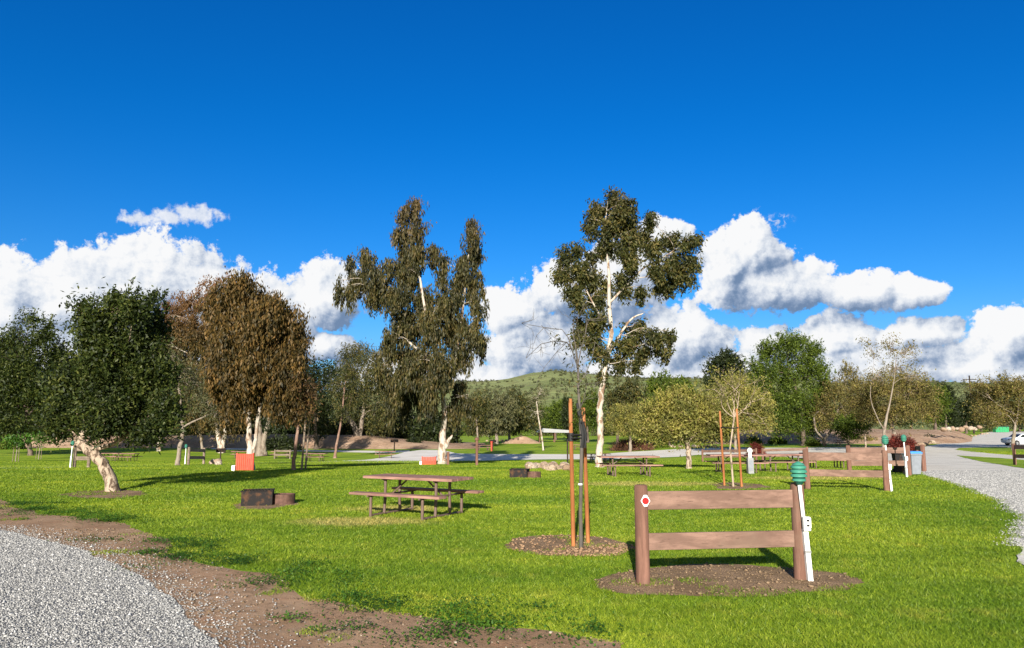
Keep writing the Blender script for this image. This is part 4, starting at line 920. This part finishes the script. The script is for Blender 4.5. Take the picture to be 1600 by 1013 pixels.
# ------------------------------------------------------------------ fire pits
def firepit(label, base, rz, sc=1.0):
    t = thing('fire_pit', label, 'fire pit', base, rz, 'dark steel fire pits on the lawn'); t.scale = (sc,)*3
    def ringbox(cx, cy, w, d, h, th=.02):
        m = MB(); m.box((cx,cy-d/2+th/2,h/2-.01),(w,th,h+.02)); m.box((cx,cy+d/2-th/2,h/2-.01),(w,th,h+.02)); m.box((cx-w/2+th/2,cy,h/2-.012),(th,d-2*th,h+.016)); m.box((cx+w/2-th/2,cy,h/2-.012),(th,d-2*th,h+.016)); return m
    ringbox(0,0,.72,.62,.33).build('fire_box', M_rust, t, bev=.004)
    m = MB(); 
    for k in range(9): m.tube([(-.35+.0775*k+.04,-.30,.342),(-.35+.0775*k+.04,.30,.342)], .008, 6)
    m.tube([(-.37,-.315,.345),(.37,-.315,.345),(.37,.315,.345),(-.37,.315,.345),(-.37,-.315,.345)], .014, 6); m.build('grate', M_rust, t)
    m = MB(); n = 20; R = .30; P_ = [(.36+.22+R*math.cos(2*math.pi*k/n), .06+R*.85*math.sin(2*math.pi*k/n)) for k in range(n)]
    V = [(x,y,z) for (x,y) in P_ for z in (-.02,.24)]; Vi = [(.58+(x-.58)*.92,.06+(y-.06)*.92,z) for (x,y) in P_ for z in (-.02,.24)]
    Fs = []
    for k in range(n):
        a, b_ = 2*k, 2*((k+1) % n); o = 2*n; Fs += [(a,b_,b_+1,a+1),(a+o,a+o+1,b_+o+1,b_+o),(a+1,b_+1,b_+o+1,a+o+1)]
    m.add(V+Vi, Fs); m.add([(x,y,.21) for x,y in P_], [tuple(range(n))]); m.build('ash_ring', M_rust2, t)
firepit('dark steel fire pit on bare soil left of the near picnic table', G(398,790)+Vector((0,.2,0)), math.radians(14), .98)
firepit('dark steel fire pit in front of the pale rock heap', G(812,747)+Vector((0,.2,0)), math.radians(-12), .9)
# ------------------------------------------------------------------ rocks
def rock(r, s):
    bm = bmesh.new(); bmesh.ops.create_icosphere(bm, subdivisions=2, radius=1)
    k = r.normal(size=(5,3)); k /= np.linalg.norm(k, axis=1, keepdims=True)
    for v in bm.verts:
        n = np.array(v.co); f = 1.0
        for q in k: f = min(f, .78/max(.2, float(n@q))) if n@q > .55 else f
        v.co = v.co*f*r.uniform(.93, 1.05); v.co.x *= s[0]; v.co.y *= s[1]; v.co.z *= s[2]
    me = bpy.data.meshes.new('rock'); bm.to_mesh(me); bm.free(); me.materials.append(M_rock); return me
r = np.random.RandomState(12); RM = [rock(r, (1, r.uniform(.7,1), r.uniform(.55,.8))) for _ in range(8)]
def rocks(spots, label, group):
    for (p, s) in spots:
        o = bpy.data.objects.new('rock', RM[r.randint(8)]); COL.objects.link(o); o.location = p+Vector((0,0,s*.3)); o.scale = (s,s,s); o.rotation_euler = (r.uniform(-.4,.4), r.uniform(-.4,.4), r.uniform(0,6)); tag(o, label, 'rock', group)
rocks([(G(r.uniform(822,890), r.uniform(729,736)), r.uniform(.16,.32)) for _ in range(34)], 'pale tan rock in the heap behind the far fire pit', 'pale rocks heaped behind the far fire pit')
rocks([(G(1436+i*4.4+r.uniform(-2,2), 698-i*.83+r.uniform(-.6,.6)), r.uniform(.25,.6)) for i in range(25)], 'tan rock lining the bank beside the right gravel road', 'tan rocks lining the right road')
rocks([(G(1048+i*6+r.uniform(-2,2), 699+r.uniform(-.6,.6)), r.uniform(.25,.5)) for i in range(14)], 'pale rock in the row behind the pale spreading trees', 'pale rocks along the far road edge')
rocks([(G(332,726), .38), (G(338,726), .42), (G(341,727), .28)], 'pale rock on the lawn below the metal grill', 'pale rocks below the metal grill')
rocks([(P3(1530-i*7, 668+r.uniform(-3,3), 118-i)+Vector((0,0,-.3)), r.uniform(.3,.6)) for i in range(9)], 'pale rock on top of the right bank', 'pale rocks on the right bank')
rocks([(G(760+i*7.5+r.uniform(-2,2), 689.5+r.uniform(-.7,.7)), r.uniform(.3,.55)) for i in range(11)], 'pale rock in the distant row left of the low shelter', 'pale rocks left of the low shelter')
# ------------------------------------------------------------------ red panels
def red_panel(label, px0, px1, py, h):
    a, b = G(px0, py), G(px1, py); w = (b-a).length; t = thing('barricade', label, 'barricade', a, math.atan2(b.y-a.y, b.x-a.x), 'red slatted barricades on the lawn')
    m = MB(); n = 9
    for k in range(n): m.box(((k+.5)*w/n, 0, h/2+.03), (w/n-.015, .04, h))
    m.build('slat_panel', M_red, t, bev=.004)
    for x in (.02, w-.02): m = MB(); m.box((x,.05,h/2+.02),(.07,.06,h+.08)); m.build('post', M_red, t, bev=.005)
    m = MB(); m.box((-.06,-.02,.12),(.14,.3,.26)); m.build('foot', M_white, t, bev=.01)
red_panel('larger red slatted barricade by the twin white trunks', 368, 395, 736, .74)
red_panel('smaller red slatted barricade by the white forked trunk', 659, 681, 727, .5)
# ------------------------------------------------------------------ grills
def make_grill(label, base, s=1.0):
    t = thing('park_grill', label, 'grill', base, .3, 'metal park grills'); t.scale = (s,)*3
    m = MB(); m.tube([(0,0,-.05),(0,0,.72)], .045, 10); m.build('post', M_rust, t)
    m = MB(); m.box((0,0,.74),(.6,.42,.03)); m.box((0,.20,.87),(.6,.02,.24)); m.box((-.29,0,.85),(.02,.40,.20)); m.box((.29,0,.85),(.02,.40,.20)); m.build('fire_box', M_rust, t)
    m = MB()
    for k in range(10): m.tube([(-.27+.06*k,-.19,.93),(-.27+.06*k,.19,.93)], .008, 5)
    m.build('grate', M_rust, t)
make_grill('dark metal grill in front of the forked white stem on the left', G(344,724), 1.25)
make_grill('dark metal grill on a post behind the paved road', G(616,705), 1.7)
make_grill('small dark metal grill in the shade right of the white forked trunk', G(770,703), 1.5)
# posts
def post(label, px, py, h, m_, r_=.07, cap=True):
    t = thing('marker_post', label, 'post', G(px, py), 0, 'lone posts on the lawn'); m = MB(); m.tube([(0,0,-.05),(0,0,h)], r_, 10); m.build('shaft', m_, t)
    if cap: m = MB(); m.lathe([(r_*1.0,h),(r_*1.7,h+.02),(r_*1.7,h+.10),(r_*.6,h+.17)], 14); m.build('cap', m_, t)
post('reddish brown post with a cap right of the tallest eucalyptus', 745, 728, 1.55, M_brown, .085)
post('dark red post just behind the white forked trunk', 700, 727, .85, M_brown, .09, False)
post('dark post between the rock heap and the low shelter', 887, 725, 1.9, M_rust, .06, False)
post('reddish post in the shade far right of the tallest eucalyptus', 768, 705, 1.2, M_red, .12)
post('white post under the olive tree behind the dividers', 1353, 703, 1.7, B_tan, .10, False)
# pedestal
b = G(1173,741); t = thing('utility_pedestal', 'grey and white utility pedestal with a round cap beside the dark red shrub', 'pedestal', b)
m = MB(); m.box((0,0,.32),(.24,.20,.68)); m.build('cabinet', M_steel, t, bev=.015)
m = MB(); m.box((0,-.103,.36),(.15,.012,.42)); m.build('door', M_greyp, t, bev=.004)
m = MB(); m.lathe([(.07,.66),(.07,.86),(.10,.88),(.115,.94),(.09,1.01),(.03,1.06)], 18); m.build('cap', M_box, t)
# bins
def make_bin(label, base, bodym, lidm, rz):
    t = thing('litter_bin', label, 'bin', base, rz, 'litter bins at the road corner'); m = MB()
    def loft(m, secs):
        V = []; 
        for (w, d, z) in secs: V += [(-w,-d,z),(w,-d,z),(w,d,z),(-w,d,z)]
        Fs = [(3,2,1,0), tuple(4*(len(secs)-1)+k for k in range(4))]
        for i in range(len(secs)-1):
            for k in range(4): k2 = (k+1) % 4; Fs.append((4*i+k,4*i+k2,4*i+4+k2,4*i+4+k))
        m.add(V, Fs)
    loft(m, [(.19,.20,.03),(.24,.26,.78),(.26,.28,.79),(.26,.28,.84)]); m.build('body', bodym, t, bev=.02)
    m = MB(); loft(m, [(.27,.29,.842),(.27,.29,.88),(.22,.24,.93)]); m.build('lid', lidm, t, bev=.015)
    m = MB(); m.tube([(-.2,.31,.86),(.2,.31,.86)], .018, 8); m.build('handle', lidm, t)
    for s in (-1,1): m = MB(); m.tube([(s*.20,.19,.08),(s*.25,.19,.08)], .08, 14); m.build('wheel', M_tyre, t)
make_bin('grey litter bin with a bright blue lid at the gravel road corner', G(1427,742), M_greyp, M_bluel, .2)
make_bin('dark litter bin with a blue lid half hidden by the white lamp pole', G(1407,739), M_rust, M_bluel, -.2)
# shrubs
def shrub(name, label, base, w, d, h, leafm, seed, n=7000, L=.12, W=.06, cat='shrub', twiggy=True):
    r = np.random.RandomState(seed); t = thing(name, label, cat, base); m = n//22
    u = unit(r, m)*(r.rand(m,1)**.4); u[:,2] = np.abs(u[:,2])*1.0-.02; c = u*np.array([w/2, d/2, h*.92])*r.uniform(.85,1.12,(m,1)); idx = np.repeat(np.arange(m), 22)
    C = c[idx]+r.normal(size=(len(idx),3))*.09*max(w,h)/2; C[:,2] = np.abs(C[:,2])+.02
    link('foliage', fastmesh('foliage', leaves(r, C, .1, L, W), 4), leafm, t)
    mb = MB()
    for j in range(26): mb.tube(crook((r.uniform(-.1,.1)*w,0,0), c[r.randint(m)], r, 5, .08), [.03,.024,.018,.012,.005], 5, False)
    mb.build('stems', B_dark, t); return t
shrub('red_shrub', 'dark red rounded shrub beside the utility pedestal', G(1182,712), 1.9, 1.7, 1.35, L_red, 1, 9000)
shrub('red_shrub', 'dark red shrub behind the green lamps at the road corner', G(1408,707), 3.4, 2.2, 1.8, L_red, 2, 14000, .14, .07)
shrub('brush_pile', 'wide heap of reddish brown dead brush behind the second picnic table', G(988,704), 5.4, 3, 1.45, L_brush, 3, 16000, .7, .035, 'brush pile')
shrub('green_shrub', 'small round green shrub under the olive twiggy tree', G(1270,697), 1.9, 1.6, 1.0, L_green, 4, 4500, .2, .1)
shrub('green_shrub', 'green bush at the left edge below the dark tree', G(2,702), 6.5, 4, 2.2, L_green, 5, 7000, .35, .18)
for i, (px, py) in enumerate(((1215,694),(1243,690),(1352,693),(1420,690),(1452,692),(1392,690),(1178,694),(1480,687))):
    tag(shrub('green_shrub', 'low green shrub on the lower slope of the right bank', G(px, py), 2.6+.5*(i % 3), 2, 1.2+.25*(i % 2), (L_green, L_dkb, L_olive)[i % 3], 60+i, 2000, .25, .14), group='low shrubs on the right bank')
shrub('green_shrub', 'dark bush on the far lawn right of the thick trunk', G(646,700), 3.0, 2, 1.8, L_dkb, 6, 4000, .3, .16)
shrub('green_shrub', 'low dark bush in the shade behind the thick grey trunk', G(438,704), 6, 3, 2.0, L_dkb, 7, 5000, .35, .18)
for i, (px, py) in enumerate(((1000,700),(1024,701),(1036,700))):
    shrub('green_shrub', ('small green bush behind the left end of the brush heap','small green bush behind the middle of the brush heap','small green bush at the right end of the brush heap')[i], G(px,py), 1.6, 1.4, 1.1, L_green, 20+i, 2200, .22, .12)
# earth heap
b = G(815,693); rr = np.random.RandomState(2); bm = bmesh.new(); bmesh.ops.create_grid(bm, x_segments=30, y_segments=20, size=1)
for v in bm.verts:
    d = math.hypot(v.co.x, v.co.y); v.co.z = max(0, 1-d)**.9*1.7*(1+.3*(float(vn(v.co.x*3, v.co.y*3, 1.2))-.5))-.05; v.co.x *= 4.2; v.co.y *= 3
me = bpy.data.meshes.new('earth_heap'); bm.to_mesh(me); bm.free(); o = link('earth_heap', me, M_bank); o.location = b; tag(o, 'brown heap of earth left of the low shelter', 'earth heap')
# shelter
b = G(866,691); t = thing('picnic_shelter', 'low open shelter with a pale metal roof beyond the paved road', 'shelter', b, .0)
m = MB(); m.prism([(-3.8,2.25),(-2.4,2.95),(3.3,2.55),(3.9,2.1),(3.9,2.0),(-3.8,2.12)], -2.4, 2.4); m.build('roof', M_roofm, t)
for x in (-3.2, 0, 3.2):
    for y in (-2, 2): m = MB(); m.tube([(x,y,-.1),(x,y,2.2)], .11, 8); m.build('post', M_brown, t)
# dumpster
b = G(1564,676)+Vector((0,0,.0)); t = thing('dumpster', 'green metal dumpster at the far end of the right road', 'dumpster', b)
m = MB(); s_ = b.y/F*20; m.prism([(-s_/2,.1),(s_/2,.1),(s_/2+.1,s_*.42),(-s_/2-.1,s_*.42)], -.9, .9); m.build('body', M_dump, t, bev=.03)
m = MB(); m.prism([(-s_/2-.12,s_*.42+.004),(s_/2+.12,s_*.42+.004),(s_/2,s_*.42+.16),(-s_/2,s_*.42+.16)], -.95, .95); m.build('lid', M_dgreen, t, bev=.02)
for k in range(-2,3): m = MB(); m.box((k*s_/5.2,-.93,s_*.22),(.12,.05,s_*.32)); m.build('rib', M_dump, t)
# power pole
b = G(1522,678); hh = (678-588)*b.y/F; t = thing('power_pole', 'tall dark power pole with a crossarm far behind the right trees', 'pole', b)
m = MB(); m.tube([(0,0,-.2),(0,0,hh)], [.28,.2], 8); m.build('shaft', M_rust, t)
for dz in (1.2, 3.4): m = MB(); m.box((0,0,hh-dz),(4.2,.22,.22)); m.build('crossarm', M_rust, t)
for x in (-1.9,-.9,.9,1.9): m = MB(); m.tube([(x,0,hh-1.08),(x,0,hh-.6)], .1, 8); m.build('insulator', M_steel, t)
# car
def car():
    b = G(1578,697); t = thing('parked_car', 'white parked car cut off by the right edge under the olive tree', 'car', b+Vector((2.2,.9,0)), math.radians(6))
    side = [(-2.25,.45),(-2.3,.75),(-2.15,.95),(-1.25,1.08),(-.55,1.52),(.9,1.58),(1.75,1.15),(2.2,1.05),(2.3,.7),(2.25,.42)]
    arch = lambda cx: [(cx+.40*math.cos(a), .33+.40*math.sin(a)) for a in np.linspace(0.15, math.pi-.15, 9)]
    poly = side+[(1.85,.3)]+arch(1.4)+[(.9,.25),(-.95,.25)]+arch(-1.4)+[(-1.85,.3)]
    m = MB(); m.prism(poly, -.86, .86); m.build('body', M_carw, t, bev=.05)
    for y in (-.866, .866):
        m = MB(); m.prism([(-1.12,1.09),(-.52,1.45),(.15,1.49),(.15,1.07)], y-.006, y+.006); m.prism([(.22,1.07),(.22,1.49),(.85,1.48),(1.45,1.14)], y-.006, y+.006); m.build('side_window', M_glass, t)
    m = MB(); m.beam((-1.19,0,1.135),(-.63,0,1.50), 1.45, .02, (-.5,0,.8)); m.build('windscreen', M_glass, t)
    for x in (-1.4, 1.4):
        for s in (-1, 1):
            m = MB(); m.tube([(x,s*.70,.33),(x,s*.88,.33)], .33, 24); w = m.build('wheel', M_tyre, t, bev=.02); m = MB(); m.tube([(x,s*.87,.33),(x,s*.895,.33)], .2, 16); m.build('rim', M_steel, w)
    for s in (-1, 1):
        m = MB(); m.box((-2.27,s*.62,.80),(.08,.34,.14)); m.build('headlight', M_steel, t, bev=.02)
        m = MB(); m.box((2.27,s*.66,.85),(.06,.26,.16)); m.build('taillight', M_refl, t, bev=.02)
        m = MB(); m.box((-.95,s*.95,1.12),(.10,.16,.13)); m.build('mirror', M_carw, t, bev=.03)
car()
#SECTION_SCATTER
def grass():
    r = np.random.RandomState(21); N = 1000000
    u = r.rand(N); d0, d1, pw = 4.8, 75.0, .12                      # count per metre of distance falls slowly
    d = (d0**pw+u*(d1**pw-d0**pw))**(1/pw); x = r.uniform(-1, 1, N)*(.80*d+1.2); y = d
    wob = .5*(vn(x, y, 1.7, 3)-.5); ok = np.ones(N, bool)
    for poly in (DIRT, GRAV, MUL1, MUL2, MUL3, MUL4, MUL5, ROADR):
        w2 = vn(x+70, y+20, 5.0, 2)-.5; ins = inside(poly, x+wob*.55+w2*.25, y+wob*.55-w2*.25); ok &= ~ins | ((vn(x+9, y+3, 1.1, 4) > .70) & (r.rand(N) < .7)) if poly is DIRT else (~ins | ((vn(x+4, y+8, 2.2, 3) > .60) & (r.rand(N) < .45)) if poly is not GRAV and poly is not ROADR else ~ins)
    ok &= vn(x+31, y+7, 2.6, 3)+.45*r.rand(N) > .30
    x, y = x[ok], y[ok]; n = len(x); z = hz(x, y)
    hh = (.016+.024*vn(x, y, 3.1, 3)+.010*r.rand(n))*(1+.012*y); w = np.maximum(.0050, .00115*y)*r.uniform(.7,1.4,n)
    a = r.uniform(0, 2*np.pi, n); lean = r.normal(size=(n,2))*.85*hh[:,None]; sx, sy = np.cos(a)*w/2, np.sin(a)*w/2
    V = np.empty((n,3,3)); V[:,0] = np.stack([x-sx, y-sy, z-.003],1); V[:,1] = np.stack([x+sx, y+sy, z-.003],1); V[:,2] = np.stack([x+lean[:,0], y+lean[:,1], z+hh],1)
    tag(link('grass', fastmesh('grass', V.reshape(-1,3), 3), M_blade), 'short bright green lawn grass', 'grass', kind='stuff')
grass()
def weeds():
    r = np.random.RandomState(22); e = np.array(dirt_px); P_ = []
    for i in range(len(e)-1):
        k = int(np.linalg.norm(e[i+1]-e[i])/.22)+1
        for j in range(k): P_.append(e[i]+(e[i+1]-e[i])*j/k)
    P_ = np.array(P_); P_ = P_[(P_[:,0] > -13)]; C = []
    for p in P_:
        for _ in range(3):
            q = p+r.normal(size=2)*np.array([.35,.3])+np.array([.05,.2])
            if vn(q[0], q[1], 1.2, 3) < .44: continue
            k = r.randint(50, 150); s = r.uniform(.08,.22); g = r.normal(size=(k,2))*s; zz = np.abs(r.normal(size=k))*.025+.012
            C.append(np.stack([q[0]+g[:,0], q[1]+g[:,1], zz],1))
    for (px, py, s, k) in ((147,846,.16,260),(425,914,.20,260),(455,968,.10,120),(690,1000,.25,300),(640,1003,.15,150),(555,985,.12,90),(500,990,.08,60),(880,1000,.25,260)):
        q = G(px, py); g = r.normal(size=(k,2))*s; C.append(np.stack([q.x+g[:,0]*1.5, q.y+g[:,1], np.abs(r.normal(size=k))*.02+.012],1))
    C = np.concatenate(C); n = len(C); A = unit(r, n); A[:,2] = np.abs(A[:,2])*.5; A /= np.linalg.norm(A,axis=1,keepdims=True); Nn = unit(r, n)*.5+np.array([0,0,1])
    V = leafverts(C, A, Nn, r.uniform(.02,.045,n), r.uniform(.012,.028,n)); tag(link('weeds', fastmesh('weeds', V, 4), L_weed), 'low leafy weeds along the edge of the dirt strip', 'weeds', kind='stuff')
weeds()
OCT_V = np.array([(1,0,0),(-1,0,0),(0,1,0),(0,-1,0),(0,0,1),(0,0,-1)], float); OCT_F = np.array([(0,2,4),(2,1,4),(1,3,4),(3,0,4),(2,0,5),(1,2,5),(3,1,5),(0,3,5)])
def stones(name, x, y, z, s, m, label, cat, r, flat=.65):
    n = len(x); q = unit(r, n); b = unit(r, n); c = np.cross(q, b); c /= np.linalg.norm(c,axis=1,keepdims=True); b = np.cross(c, q)
    R = np.stack([q*r.uniform(.8,1.3,(n,1)), b*r.uniform(.6,1,(n,1)), c*r.uniform(.5,.9,(n,1))],1)*s[:,None,None]
    V = np.einsum('vk,nkj->nvj', OCT_V, R)*(r.uniform(.75,1.2,(n,6,1))); V[:,:,2] *= flat; V += np.stack([x,y,z],1)[:,None]
    Fi = (OCT_F[None]+(np.arange(n)*6)[:,None,None]).reshape(-1,3); tag(link(name, fastmesh_idx(name, V.reshape(-1,3), Fi), m), label, cat, kind='stuff')
def gravel():
    r = np.random.RandomState(31); N = 480000; x = r.uniform(-14, 0, N); y = 4.4+(14.5-4.4)*r.rand(N)**1.5
    wx, wy = x, y; e = inside(GRAV, wx, wy); soft = inside(GRAV, x-.45*np.abs(r.normal(size=N)), y-.30*np.abs(r.normal(size=N)))
    ok = (e | (soft & (r.rand(N) < .22))) & (x > -.8*y-1.2); x, y = x[ok], y[ok]; n = len(x)
    s = .0078*r.uniform(.5,1.5,n)*(1+.8*r.rand(n)**8)*(1+.02*y); z = .010+s*.35
    stones('gravel', x, y, z, s, M_stone, 'loose pale grey crushed gravel covering the pad', 'gravel', r)
    N = 150000; d = 12+22*r.rand(N)**1.3; x = d*r.uniform(.55, .80, N); y = d; ok = inside(ROADR, x+r.normal(size=N)*.12, y+r.normal(size=N)*.12); x, y = x[ok], y[ok]; n = len(x)
    stones('road_gravel', x, y, hz(x, y)+.016, .011*r.uniform(.5,1.6,n)*(1+.03*y), M_stone, 'loose pale gravel on the right hand road', 'gravel', r)
    N = 60000; x = r.uniform(-13, 2, N); y = r.uniform(4.6, 14, N); ok = inside(DIRT, x, y) & ~inside(GRAV, x, y) & (vn(x, y, .9, 3)+.5*r.rand(N) > .66); x, y = x[ok], y[ok]; n = len(x)
    s = .006*r.exponential(1, n)+.003; s = np.minimum(s, .03); stones('pebbles', x, y, .004+s*.2, s, M_pebble, 'small pebbles and crumbs scattered over the bare dirt', 'pebbles', r)
gravel()
def chips():
    r = np.random.RandomState(41)
    for nm, poly, N, lb in (('wood_chips', MUL1, 5600, 'wood chips in the mulch ring of the near young tree'), ('leaf_litter', MUL2, 2600, 'dry crumbs and bark bits under the near divider')):
        lo, hi = poly.min(0), poly.max(0); x = r.uniform(lo[0], hi[0], N); y = r.uniform(lo[1], hi[1], N); k = inside(poly, x, y); x, y = x[k], y[k]
        if nm == 'wood_chips': k = (np.hypot(x-1.6, (y-11.4)*1.4) < .35+1.1*vn(x, y, 1.5, 3)*r.rand(len(x))*1.6) | (r.rand(len(x)) < .12); x, y = x[k], y[k]
        n = len(x); s = (.008 if nm == 'leaf_litter' else .014)*r.exponential(1, n)+.004; s = np.minimum(s, .05)
        stones(nm, x, y, .006+s*.25, s, M_chip if nm == 'wood_chips' else M_litter, lb, 'wood chips' if nm == 'wood_chips' else 'litter', r, .5)
chips()
